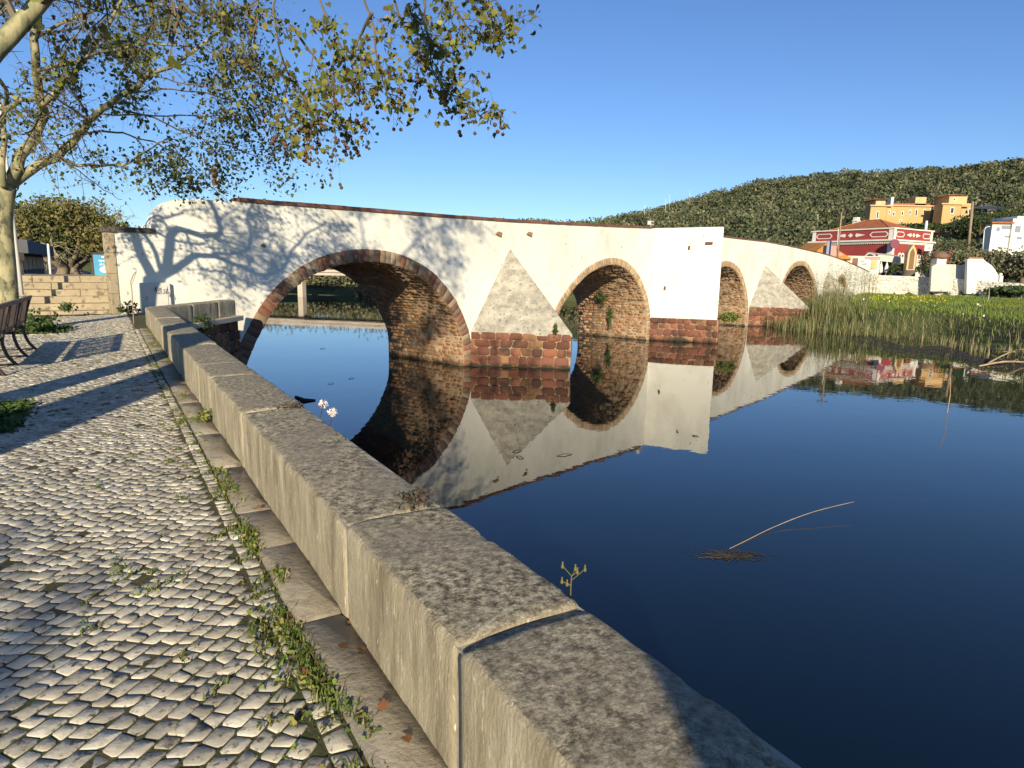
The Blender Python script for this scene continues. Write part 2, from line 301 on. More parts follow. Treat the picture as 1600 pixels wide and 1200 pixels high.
def water_material():
    m = bpy.data.materials.new('river_water'); m.use_nodes = True; nt = m.node_tree; N = nt.nodes; L = nt.links
    b = N['Principled BSDF']; b.inputs['Base Color'].default_value = (0.001, 0.006, 0.009, 1); b.inputs['Roughness'].default_value = 0.015
    b.inputs['IOR'].default_value = 1.56
    tc = N.new('ShaderNodeTexCoord')
    last = None
    for sc, st, stg, ds in ((0.35, (1, 1, 1), 0.25, 0.018), (2.2, (1, 0.8, 1), 0.16, 0.010)):
        mp = N.new('ShaderNodeMapping'); mp.inputs['Scale'].default_value = st; L.new(tc.outputs['Object'], mp.inputs[0])
        n = N.new('ShaderNodeTexNoise'); n.inputs['Scale'].default_value = sc; n.inputs['Detail'].default_value = 3; L.new(mp.outputs[0], n.inputs['Vector'])
        x = N.new('ShaderNodeBump'); x.inputs['Strength'].default_value = stg; x.inputs['Distance'].default_value = ds; L.new(n.outputs[0], x.inputs['Height'])
        if last: L.new(last, x.inputs['Normal'])
        last = x.outputs[0]
    L.new(last, b.inputs['Normal'])
    return m
M['water'] = water_material()
# ------------------------------------------------------------------ stone, leaf and blade generators (numpy)
def stones(Q, Nn, h, depth=0.03, bev=0.012, gap=0.01, chip=(0.1, 0.28), rough=0.004, crown=0.003, rnd=None):
    """Q (n,4,3) corners on the surface, Nn (n,3) outward normals -> verts, [tris, quads]; one island per stone"""
    r = rnd or rng; n = len(Q); cen = Q.mean(1, keepdims=True)
    L = np.linalg.norm(Q-cen, axis=2, keepdims=True)
    Q = cen+(Q-cen)*np.clip(1-gap/np.maximum(L, 1e-4)*(0.7+0.6*r.random((n, 4, 1))), .3, 1)
    nxt = np.roll(Q, -1, 1); prv = np.roll(Q, 1, 1)
    t = r.uniform(*chip, (n, 4, 1)); t2 = r.uniform(*chip, (n, 4, 1))
    O8 = np.stack([Q+(prv-Q)*t, Q+(nxt-Q)*t2], 2).reshape(n, 8, 3)
    N3 = Nn[:, None, :]; hh = (h if hasattr(h, '__len__') else np.full(n, h))[:, None, None]
    Lo = np.linalg.norm(O8-cen, axis=2, keepdims=True)
    I8 = cen+(O8-cen)*np.clip(1-bev/np.maximum(Lo, 1e-4)*(0.7+0.8*r.random((n, 8, 1))), .4, 1)
    tilt = r.normal(0, rough, (n, 1, 1))*np.cos(np.arange(8)*np.pi/4+r.random((n, 1))*6.28)[:, :, None]
    I8 = I8+N3*(hh+tilt+r.normal(0, rough*0.5, (n, 8, 1)))
    Om = O8+N3*(hh-bev*0.8+tilt); Ob = O8-N3*depth
    ce = cen+N3*(hh+crown)
    V = np.concatenate([ce, I8, Om, Ob], 1)
    k = np.arange(8); k1 = (k+1) % 8; base = np.arange(n)[:, None, None]*25
    tri = (np.stack([np.zeros(8, int), 1+k, 1+k1], 1)[None]+base).reshape(-1, 3)
    q1 = np.stack([1+k, 9+k, 9+k1, 1+k1], 1); q2 = np.stack([9+k, 17+k, 17+k1, 9+k1], 1)
    qd = (np.concatenate([q1, q2])[None]+base).reshape(-1, 4)
    return V.reshape(-1, 3), [tri, qd]
def courses(U0, U1, V0, V1, rh, ln, jit=0.12, r=None, wav=0.0):
    """rows of width ~rh along u, cut along v: returns (n,4,2) quads in (u,v)"""
    r = r or rng; nrow = max(1, int(round((U1-U0)/rh))); us = np.linspace(U0, U1, nrow+1)
    us[1:-1] += r.uniform(-jit, jit, nrow-1)*rh*0.8
    out = []
    for i in range(nrow):
        v = V0-r.uniform(0, ln[1]); cuts = []
        while v < V1: cuts.append(v); v += r.uniform(*ln)
        cuts.append(V1)
        cuts = np.clip(np.array(cuts), V0, V1); cuts = cuts[np.concatenate([[True], np.diff(cuts) > ln[0]*0.35])]
        if len(cuts) < 2: continue
        sk = r.uniform(-jit, jit, len(cuts))*rh; sk[0] = sk[-1] = 0
        a, b = us[i], us[i+1]; sk2 = -sk
        q = np.stack([np.stack([np.full(len(cuts)-1, a), cuts[:-1]+sk[:-1]], 1), np.stack([np.full(len(cuts)-1, b), cuts[:-1]+sk2[:-1]], 1),
                      np.stack([np.full(len(cuts)-1, b), cuts[1:]+sk2[1:]], 1), np.stack([np.full(len(cuts)-1, a), cuts[1:]+sk[1:]], 1)], 1)
        out.append(q)
    return np.concatenate(out)
def merge(parts):
    Vs, ps, off = [], {}, 0
    for V, polys in parts:
        Vs.append(V)
        for p in polys: ps.setdefault(p.shape[1], []).append(p+off)
        off += len(V)
    return np.concatenate(Vs), [np.concatenate(v) for v in ps.values()]
def rand_rot(n, r, flat=0.0):
    a = r.normal(size=(n, 3)); a[:, 2] *= 1-flat; a /= np.linalg.norm(a, axis=1, keepdims=True)+1e-9
    b = r.normal(size=(n, 3)); b -= a*(a*b).sum(1, keepdims=True); b /= np.linalg.norm(b, axis=1, keepdims=True)+1e-9
    return a, b
LEAF5 = [(0, 0), (.32, -.1), (.5, .22), (.3, .5), (.34, .8), (0, 1.05), (-.34, .8), (-.3, .5), (-.5, .22), (-.32, -.1)]
LOBED = [(0, 0), (.22, -.14), (.42, -.05), (.62, .12), (.45, .28), (.62, .55), (.34, .52), (.24, .72), (0, 1.05), (-.24, .72), (-.34, .52), (-.62, .55), (-.45, .28), (-.62, .12), (-.42, -.05), (-.22, -.14)]
QUAD = [(-.5, 0), (0, -.35), (.5, .1), (.1, .5)]
def leaves(P, size, shape=QUAD, r=None, a=None, b=None, fold=0.0):
    r = r or rng; n = len(P)
    if a is None: a, b = rand_rot(n, r)
    s = (size if hasattr(size, '__len__') else size*r.uniform(.6, 1.3, n))[:, None]
    k = len(shape); nn = np.cross(a, b)
    V = np.stack([P+(a*x+b*y)*s+nn*s*fold*abs(x) for x, y in shape], 1).reshape(-1, 3)
    return V, [np.arange(n*k).reshape(n, k)]
def blades(P, H, W, lean, r=None, seg=3, droop=0.3):
    """curved grass or reed blades rooted at P (n,3)"""
    r = r or rng; n = len(P); az = r.random(n)*6.283; ln = np.abs(r.normal(0, 1, n))*lean
    dx = np.cos(az); dy = np.sin(az); px = -dy; py = dx
    ts = np.linspace(0, 1, seg+1); rows = []
    for t in ts:
        c = P+np.stack([dx*ln*H*t**2, dy*ln*H*t**2, H*(t-droop*ln*t**3)], 1)
        w = W*(1-t**1.5)*.5+0.0008
        rows.append(c+np.stack([px*w, py*w, 0*w], 1)); rows.append(c-np.stack([px*w, py*w, 0*w], 1))
    V = np.stack(rows, 1).reshape(-1, 3); m = 2*(seg+1)
    q = np.array([[2*i, 2*i+1, 2*i+3, 2*i+2] for i in range(seg)])
    return V, [(q[None]+np.arange(n)[:, None, None]*m).reshape(-1, 4)]
def cloud_pts(c, rad, n, r, lump=0.25, shell=0.55):
    """points in a lumpy ellipsoid"""
    d = r.normal(size=(n, 3)); d /= np.linalg.norm(d, axis=1, keepdims=True)
    ph = r.random(3)*6.28
    l = 1+lump*(np.sin(d[:, 0]*5+ph[0])*np.cos(d[:, 1]*5+ph[1])+np.sin(d[:, 2]*6+ph[2])*0.6)
    rr = (shell+(1-shell)*r.random(n)**0.6)*l
    return np.array(c)+d*rr[:, None]*np.array(rad)
# ================================================================== terrain and water
def qx(y): return 0.934-0.63*y              # foot of the parapet, walkway side
QD = np.array([-0.533, 0.846]); QN = np.array([0.846, 0.533])     # along the quay, towards the water
BO = np.array([0.0, 34.3]); BD = np.array([1, 1.165]); BD = BD/np.hypot(*BD); BN = np.array([BD[1], -BD[0]])   # BN towards the camera
def BP(s, z, off=0.0):
    p = BO+BD*s+BN*off; return np.array([p[0], p[1], z])
BW = 5.9
def smooth(t): t = np.clip(t, 0, 1); return t*t*(3-2*t)
def seg_dist(X, Y, pl):
    d = np.full(X.shape, 1e9)
    for (x0, y0), (x1, y1) in zip(pl[:-1], pl[1:]):
        dx, dy = x1-x0, y1-y0; t = np.clip(((X-x0)*dx+(Y-y0)*dy)/(dx*dx+dy*dy), 0, 1)
        d = np.minimum(d, np.hypot(X-x0-t*dx, Y-y0-t*dy))
    return d
def inside(X, Y, poly):
    c = np.zeros(X.shape, bool); j = len(poly)-1
    for i in range(len(poly)):
        xi, yi = poly[i]; xj, yj = poly[j]
        c ^= ((yi > Y) != (yj > Y)) & (X < (xj-xi)*(Y-yi)/(yj-yi+1e-12)+xi); j = i
    return c
LEFT = [(26, -40), (-12.9, 22), (-32, 52), (-62, 96), (-100, 122), (-160, 150)]
RIGHT = [(-160, 190), (-95, 142), (-58, 119), (-33, 110), (-8, 107), (16, 101), (37, 86), (33, 76), (27, 67), (24.5, 60), (24.5, 56), (28, 52.5), (31.5, 49.5), (31, 44), (30.5, 38), (35, 31), (52, 10), (90, -40)]
RIVER = LEFT+RIGHT
EMB = [(30, 108), (52.8, 95.5), (60, 91), (67, 83.5), (80, 73), (110, 52), (150, 30)]
SIL = [(-300, 404), (0, 404), (300, 412), (500, 414), (640, 412), (700, 374), (760, 351), (830, 352), (880, 356), (920, 356), (980, 340), (1040, 327), (1100, 310), (1160, 293), (1200, 284), (1260, 277), (1330, 270), (1400, 271), (1450, 268), (1500, 269), (1560, 262), (1600, 258), (1750, 245), (2200, 250), (3000, 330)]
_rr = [ray(*q) for q in SIL]; SA = np.array([r[0]/r[1] for r in _rr]); SE = np.array([r[2]/r[1] for r in _rr])
def ridge(a): return 420.0-60*smooth((a-0.2)/0.5)
def height(X, Y):
    X = np.asarray(X, float); Y = np.asarray(Y, float)
    ins = inside(X, Y, RIVER); dl = seg_dist(X, Y, LEFT); dr = seg_dist(X, Y, RIGHT); d = np.minimum(dl, dr)
    left = (~ins) & (dl < dr)
    out = -3.45+2.2*smooth(d/4.5)+0.25*smooth((d-4)/8)+0.12*np.sin(X*.35)*np.cos(Y*.3)*smooth(d/5)
    emb = np.interp(X, [p[0] for p in EMB], [p[1] for p in EMB])
    side = Y-emb
    rd = np.interp(X, [40, 60, 75, 110], [1.55, 1.45, 0.3, -0.1])
    up = np.where(X > 28, smooth((side-0.6)/1.2), smooth((Y-118)/15)*(X > -200))
    out = out*(1-up)+rd*up
    a = X/np.maximum(Y, 1); R = ridge(a); rz = EYE+np.interp(a, SA, SE)*R-5.5
    foot = np.interp(a, [0.0, 0.3, 0.5, 0.62, 0.9], [150, 135, 135, 128, 100])
    t = np.clip((Y-foot)/(R-foot), 0, 1)
    hill = np.maximum(rz-1.5, 0)*(0.35*t+0.65*smooth(t)) + 3.0*np.sin(X*.031+1)*np.sin(Y*.027)*smooth(t*4)*smooth((1-t)*4)*(rz > 8)
    back = np.clip((Y-R)/400, 0, 1)
    out = out+np.where(Y > foot, hill*(1-0.9*back), 0)
    lz = -0.6+0*X
    out = np.where(left, lz, out)
    out = np.where(ins, -3.4-2.2*smooth(d/5), out)
    return out
gx = np.unique(np.concatenate([[-3000, -1500, -700, -400], np.arange(-300, -60, 10), np.arange(-60, 20, 3.0), np.arange(20, 90, 1.25), np.arange(90, 480, 6), np.arange(480, 900, 25), [1500, 3000]]))
gy = np.unique(np.concatenate([[-600, -200, -100], np.arange(-60, 30, 4.0), np.arange(30, 112, 1.25), np.arange(112, 480, 5), np.arange(480, 900, 25), [1500, 4000]]))
GX, GY = np.meshgrid(gx, gy); GZ = height(GX, GY)
nx, ny = len(gx), len(gy); ii = np.arange(ny-1)[:, None]*nx+np.arange(nx-1)[None]
struct(npmesh('ground', np.stack([GX, GY, GZ], 2).reshape(-1, 3), [np.stack([ii, ii+1, ii+nx+1, ii+nx], 2).reshape(-1, 4)], M['land'], smooth=True), label='grassy river banks and wooded hillside')
mb = MB(); mb.add([(-1500, -300, WZ), (1500, -300, WZ), (1500, 900, WZ), (-1500, 900, WZ)], [(0, 1, 2, 3)])
struct(mb.build('river_water', M['water']), label='still dark blue river mirroring the bridge')
# ================================================================== walkway
PL0, PL1 = -1.5, 16.6                         # parapet runs from y=-1.5 to its corner
CORNER = np.array([qx(16.6), 16.6])
STEPD = np.array([0.84, 0.54]); STEPD /= np.hypot(*STEPD); STEPN = np.array([-STEPD[1], STEPD[0]])
SF = gz(178, 484, 0.1)[:2]                     # right end of the first riser
PITS = [((-5.62, 5.95), 0.85), ((-11.1, 14.5), 1.0)]
mb = MB(); mb.prism([(2.3, -2), (2.3-0.0, -2), (qx(16.6)+.3, 16.6), (-9.85, 20.9), (-9.95, 22.6), (-14, 19.4+.3), (-30, 9), (-30, -12), (8, -12)], -0.5, -0.0035)
struct(mb.build('walkway_bed', M['joint']), label='earth showing between the paving stones')
G = math.radians(11)
gu = np.array([math.cos(G), -math.sin(G)]); gv = np.array([math.sin(G), math.cos(G)])
q = courses(-22, 6, -8, 24, 0.073, (0.055, 0.108), jit=0.14)
def warp(p):
    x, y = p[..., 0], p[..., 1]
    return np.stack([x+0.05*np.sin(y*.9+x*.4)+0.02*np.sin(y*2.7+1), y+0.06*np.sin(x*.8+.5)+0.025*np.sin(x*2.3)], -1)
w = warp(q); XY = w[..., :1]*gu+w[..., 1:]*gv
c = XY.mean(1)
lat = (c[:, 0]-qx(c[:, 1]))*0.846             # signed distance from the parapet foot (negative = walkway)
keep = (lat < -0.315) & (c[:, 1] > -0.5) & (c[:, 0] > -0.84*c[:, 1]-3.2)
keep &= ((c-SF)@STEPN < -0.35)
keep &= (c[:, 1] < 16.6) | (c[:, 0] < -9.85)
keep &= ((c-BO)@BN > 0.12)
for (px, py), h in PITS:
    u = np.abs((c[:, 0]-px)*QN[0]+(c[:, 1]-py)*QN[1]); v = np.abs((c[:, 0]-px)*QD[0]+(c[:, 1]-py)*QD[1])
    keep &= ~((u < h) & (v < h))
XY = XY[keep]
n = len(XY); Q = np.concatenate([XY, np.zeros((n, 4, 1))], 2); Q[:, :, 2] = rng.normal(0, .002, (n, 1))
parts = [stones(Q, np.tile([0, 0, 1.0], (n, 1)), rng.normal(0.001, 0.0011, n), depth=0.03, bev=0.0036, gap=0.0056, rough=0.0009, crown=0.0002, chip=(0.03, 0.22))]
# border row laid along the kerb
q = courses(0.0, 0.09, -2.5, 18.4, 0.09, (0.06, 0.12), jit=0.1)
P0 = np.array([qx(0), 0.0]); XY = P0+(-0.214-q[..., :1])*QN+q[..., 1:]*QD
n = len(XY); Q = np.concatenate([XY, np.zeros((n, 4, 1))], 2)
parts.append(stones(Q, np.tile([0, 0, 1.0], (n, 1)), rng.normal(0.001, 0.002, n), depth=0.03, bev=0.005, gap=0.009, rough=0.0018, crown=0.0005, chip=(0.04, 0.17)))
# pale curb stones round the tree pits
for (px, py), h in PITS:
    for sgn, (au, av) in ((1, (QN, QD)), (-1, (QN, QD)), (1, (QD, QN)), (-1, (QD, QN))):
        q = courses(0, 0.16, -h-.02, h+.02, 0.16, (0.14, 0.26), jit=0.08)
        XY = np.array([px, py])+sgn*(h-0.08-q[..., :1]+0.08)*au+q[..., 1:]*av
        n = len(XY); Q = np.concatenate([XY, np.zeros((n, 4, 1))], 2)
        parts.append(stones(Q, np.tile([0, 0, 1.0], (n, 1)), rng.normal(0.006, 0.004, n), depth=0.04, bev=0.012, gap=0.008))
V, p = merge(parts)
struct(npmesh('walkway', V, p, M['cobble'], smooth=False), label='cobbled riverside walkway of pale limestone setts')
q = courses(0.0, 0.19, -2.5, 18.4, 0.19, (0.5, 1.15), jit=0.05)
XY = P0+(0.004-q[..., :1]*1.1)*QN+q[..., 1:]*QD; n = len(XY); Q = np.concatenate([XY, np.zeros((n, 4, 1))], 2)
V, p = stones(Q, np.tile([0, 0, 1.0], (n, 1)), rng.normal(0.012, 0.004, n), depth=0.05, bev=0.012, gap=0.006, chip=(.02, .08), rough=0.004)
struct(npmesh('kerb_strip', V, p, M['slab']), label='strip of worn stone slabs at the foot of the parapet')
for k, ((px, py), h) in enumerate(PITS):
    mb = MB(); c4 = [np.array([px, py])+QN*a*h*.92+QD*b*h*.92 for a, b in ((-1, -1), (1, -1), (1, 1), (-1, 1))]
    mb.prism(c4, -0.3, -0.012); struct(mb.build('tree_pit_soil', M['mud']), label='bare soil in the square tree pit')
# ================================================================== parapet of long limestone blocks
def block(p0, p1, nrm, w, z0, z1, seed, name='stone_block', parent=None, bulge=0.012, m=None, res=0.045):
    """long squared block with rounded, slightly chipped arrises and uneven faces; nrm points across it"""
    r = np.random.default_rng(seed); L = np.hypot(*(p1-p0)); d = (p1-p0)/L
    nu = max(2, min(70, int(L/res))); prof = []
    h = z1-z0; rad = 0.03
    prof.append((0, z0)); prof += [(0, z0+h*t) for t in (.25, .5, .75)]
    for a in (0, 30, 60, 90): prof.append((rad*(1-math.cos(math.radians(a))), z1-rad+rad*math.sin(math.radians(a))))
    prof += [(w*t, z1+0.006*math.sin(math.pi*t)) for t in (.2, .35, .5, .65, .8)]
    for a in (90, 60, 30, 0): prof.append((w-rad*(1-math.cos(math.radians(a))), z1-rad+rad*math.sin(math.radians(a))))
    prof += [(w, z0+h*.5), (w, z0)]
    k = len(prof); us = np.linspace(0, L, nu+1); e = 0.008
    V = []
    for i, u in enumerate(us):
        ed = min(u, L-u); rr = 0.008*max(0, 1-ed/0.02)
        for (b, z) in prof:
            cx, cz = w/2, (z0+z1)/2
            bb = b-(b-cx)*rr/(w/2); zz = z-(z-cz)*rr/(h/2) if z > z0+1e-4 else z
            nz_ = mnoise.noise(Vector((u*3+seed, b*4, z*4)))*bulge*.5+mnoise.noise(Vector((u*14+seed*3, b*14, z*14)))*bulge*.35
            fx = 1 if b < w/2 else -1
            if 0.001+rad*.2 < b < w-rad*.2: zz += nz_
            else: bb += nz_*fx
            # chips along the arris
            if z > z1-rad*1.1 and (b < rad*1.2 or b > w-rad*1.2):
                cpn = max(0, mnoise.noise(Vector((u*9+seed*7, b*3, 5)))-.15)*.03; zz -= cpn; bb += cpn*fx
            uu = min(max(u, e), L-e) if i in (0, nu) else u
            p = p0+d*uu+nrm*bb; V.append((p[0], p[1], zz))
    idx = np.arange(nu)[:, None]*k+np.arange(k-1)[None]
    quads = np.stack([idx, idx+1, idx+k+1, idx+k], 2).reshape(-1, 4)[:, ::-1]
    caps = [np.arange(k)[None], (nu*k+np.arange(k))[::-1][None]]
    caps = [c_ for c_ in caps]
    return npmesh(name, V, [quads]+caps, m or M['para'], parent, smooth=False)
par = thing('stone_parapet', 'long low parapet of weathered limestone blocks edging the cobbled walkway', 'parapet', (qx(1.5), 1.5, 0))
J = [gz(735, 1010, .45), gz(545, 820, .45), gz(430, 690, .45), gz(325, 572, .45), gz(311, 553, .45)]
ys = [-2.0] + [1.73, 2.62, 4.75, 6.25, 7.06, 8.8, 10.2, 11.7, 13.2, 14.8, 16.6]
for i in range(len(ys)-1):
    a = np.array([qx(ys[i]), ys[i]]); b = np.array([qx(ys[i+1]), ys[i+1]])
    block(a, b, QN, 0.485, -0.05, 0.452+0.006*math.sin(i*2.3), 11+i, parent=par, res=0.035 if i < 4 else 0.08)
mb = MB(); mb.obox((qx(-1.9)+QN[0]*.011, -1.9+QN[1]*.011), QD, 0, 21.7, -.463, 0, -.05, .437); mb.build('mortar_bed', M['cap'], par)
# short return of the parapet towards the bridge
c0 = np.array([qx(16.6)+.02, 16.6]); par2 = thing('stone_parapet', 'short return of parapet with a broken end, beside the white bridge wall', 'parapet', (c0[0], c0[1]+2, 0))
for i, (a, b) in enumerate(((16.62, 18.1), (18.12, 19.7), (19.72, 20.95))):
    block(np.array([c0[0]-.0, a]), np.array([c0[0], b]), np.array([1.0, 0]), 0.46, -0.05, 0.45, 40+i, parent=par2, res=.08)
mb = MB()
for i, yy in enumerate((16.9, 17.95, 19.0, 20.02)): mb.box(c0[0]+.40, c0[0]+.66, yy, yy+1.03, -0.22, -0.06)
mb.build('cornice', M['conc'], par2, bevel=.02)
# quay walls down to the water
mb = MB(); mb.obox((qx(-2)+.846*.44, -2+.533*.44), QD, 0, 21.8, -0.02, 0.5, -5, -0.06)
tag(mb.build('quay_wall', M['red']), 'quay wall of dark red masonry below the long parapet', 'quay wall')
q2 = thing('quay_wall', 'dark red masonry quay wall under the short parapet return', 'quay wall', (c0[0]+.4, 19, -3))
mb = MB(); mb.box(c0[0]-.2, c0[0]+.50, 16.3, 20.95, -5, -0.08); mb.build('core', M['mortar'], q2)
q = courses(-4.2, -0.22, 16.3, 20.95, 0.33, (0.35, 0.75)); n = len(q)
Q = np.stack([np.full((n, 4), c0[0]+.51), q[..., 1], q[..., 0]], 2)
V, p = stones(Q, np.tile([1.0, 0, 0], (n, 1)), rng.normal(0.03, .015, n), gap=.012, rough=.008); npmesh('masonry', V, p, M['red'], q2)
# ================================================================== staircase
st = thing('stone_staircase', 'broad flight of five sandstone steps between the plane tree and the bridge', 'staircase', (SF[0]-2, SF[1]-1.2, 0))
for k in range(6):
    z1 = 0.10+0.205*k; n0 = -0.32 if k == 0 else 0.30*(k-1)
    x = -7.5; cuts = []
    while x < 0: cuts.append(x); x += rng.uniform(1.0, 1.9)
    cuts.append(0.05)
    mb = MB()
    for a, b in zip(cuts[:-1], cuts[1:]):
        if k == 0: mb.obox(SF, STEPD, a+.004, b-.004, n0, n0+3.0 if k == 5 else n0+.62, -.05, z1)
        else: mb.obox(SF+STEPN*rng.normal(0, .006), STEPD, a+.006, b-.006, n0, n0+(3.5 if k == 5 else .62), z1-.20, z1+rng.normal(0, .003))
    mb.obox(SF, STEPD, -7.4, 0.03, n0+.03, n0+3.4, z1-.3, z1-.02)
    mb.build('step', M['step'], st, bevel=.012)
# street plateau behind and left of the stairs
mb = MB(); A = SF+STEPN*1.65+STEPD*.4; B = SF+STEPN*1.25-STEPD*7.6
mb.prism([A, A+STEPN*1.2+STEPD*.1, (-13.4, 23.9), (-16, 27), (-34, 54), (-65, 97), (-104, 124), (-160, 152), (-400, 300), (-400, -120), B-STEPD*60, B], -4, 0.02)
struct(mb.build('street', M['asph']), label='raised street beyond the stairs')
mb = MB(); mb.obox(B, STEPD, -40, 0, -.3, 0.0, -.3, 1.25)
tag(mb.build('retaining_wall', M['conc']), 'low concrete retaining wall left of the stairs, behind the bench', 'wall')
# ================================================================== the bridge
br = thing('arch_bridge', 'old whitewashed stone bridge with five round arches crossing the river', 'bridge', (BP(20, 0)[0], BP(20, 0)[1], WZ))
TOP = [(-18.8, 2.50), (-17.75, 2.52), (-17.72, 2.75), (-17.62, 3.05), (-17.45, 3.3), (-17.2, 3.5), (-16.9, 3.62), (-16.3, 3.70), (-14.76, 3.74), (-11.5, 3.79), (-4.8, 3.9), (-.2, 4.0), (5.5, 4.19), (14.46, 4.52), (15.05, 4.58), (22, 4.62), (24.5, 4.6), (26, 4.53), (37, 4.55), (43, 4.42), (48, 4.25), (54, 4.05), (59, 3.82), (65, 3.4), (70, 2.97), (75.7, 2.45), (80, 1.98), (84, 1.80)]
ARCH = [
 [(-15.55, -5), (-15.52, -2.6), (-15.2, -1.6), (-14.75, -.75), (-14.1, .2), (-13.3, .98), (-12.2, 1.68), (-10.8, 2.13), (-9.2, 2.29), (-7.5, 2.08), (-5.9, 1.45), (-4.65, .45), (-3.9, -.5), (-3.35, -1.6), (-3.2, -2.6), (-3.15, -5)],
 [(3.35, -5), (3.35, -1.9), (3.6, -.8), (4.6, .3), (5.8, 1.2), (7.3, 1.95), (9.4, 2.4), (11.3, 2.2), (12.8, 1.5), (14.0, .35), (14.75, -.9), (15.0, -2.2), (15.02, -5)],
 [(22.0, -5), (22.05, -2), (22.6, -.6), (23.8, 1.1), (25.3, 2.15), (27.7, 2.6), (30, 2.2), (31.6, 1.2), (32.8, -.3), (33.45, -2), (33.55, -5)],
 [(40.8, -5), (41.0, -1.6), (41.7, .3), (43.1, 1.75), (44.8, 2.65), (47.1, 3.03), (49.6, 2.85), (52.0, 1.85), (53.7, .5), (54.9, -1.2), (55.25, -2.7), (55.3, -5)],
 [(61.2, -5), (61.3, -.9), (61.9, .4), (63, 1.4), (64.5, 1.75), (66.0, 1.45), (67, .7), (67.5, -.4), (67.6, -5)]]
RT = [0.50, 0.42, 0.45, 0.5, 0.4]
def resample(pl, step):
    pl = np.array(pl, float); n = len(pl); out = []
    for i in range(n-1):
        p0 = pl[max(i-1, 0)]; p1 = pl[i]; p2 = pl[i+1]; p3 = pl[min(i+2, n-1)]
        if i == 0 or i == n-2: out += [p1+(p2-p1)*t for t in np.linspace(0, 1, 6)[:-1]]; continue
        for t in np.linspace(0, 1, 9)[:-1]:
            out.append(.5*((2*p1)+(-p0+p2)*t+(2*p0-5*p1+4*p2-p3)*t*t+(-p0+3*p1-3*p2+p3)*t**3))
    out.append(pl[-1]); out = np.array(out)
    L = np.concatenate([[0], np.cumsum(np.hypot(*np.diff(out, axis=0).T))]); m = max(4, int(round(L[-1]/step)))
    t = np.linspace(0, L[-1], m+1); return np.stack([np.interp(t, L, out[:, 0]), np.interp(t, L, out[:, 1])], 1)
def inward(c):
    """inward normals (towards the opening) for a left-to-right arch curve"""
    t = np.gradient(c, axis=0); t /= np.hypot(*t.T)[:, None]; return np.stack([t[:, 1], -t[:, 0]], 1)
outer = [resample(a, .3) for a in ARCH]
def face_poly(zb=-5, smin=None):
    pts = [(s, z) for s, z in TOP if smin is None or s > smin]+[(84, zb)]
    for a in reversed(outer): pts += [tuple(q) for q in a[::-1]]
    pts += [(-18.8 if smin is None else -15.9, zb)]
    if smin is not None: pts += [(-15.9, 3.0)]
    return pts
fp = face_poly()
def slab(mb, off0, off1, smin=None):
    fp = face_poly() if smin is None else face_poly(-5, smin)
    """a wall slab between two offsets (off0 nearer the camera), holes included"""
    n = len(fp); tri = tessellate_polygon([[Vector((s, z, 0)) for s, z in fp]])
    A = [BP(s, z, off0) for s, z in fp]; B = [BP(s, z, off1) for s, z in fp]
    fs = []
    for t in tri:
        a, b, c_ = [Vector(fp[i]+(0,)) for i in t]
        cr = (b-a).cross(c_-a).z
        t = t if cr > 0 else t[::-1]
        fs.append(tuple(t)); fs.append(tuple(n+i for i in t[::-1]))
    for i in range(n): fs.append((i, (i+1) % n, n+(i+1) % n, n+i))
    mb.add(A+B, fs)
mb = MB(); slab(mb, 0, -.5); mb.build('spandrel_wall', M['white'], br)
mb = MB(); slab(mb, -BW+.5, -BW, -15.5); mb.build('spandrel_wall', M['white'], br)
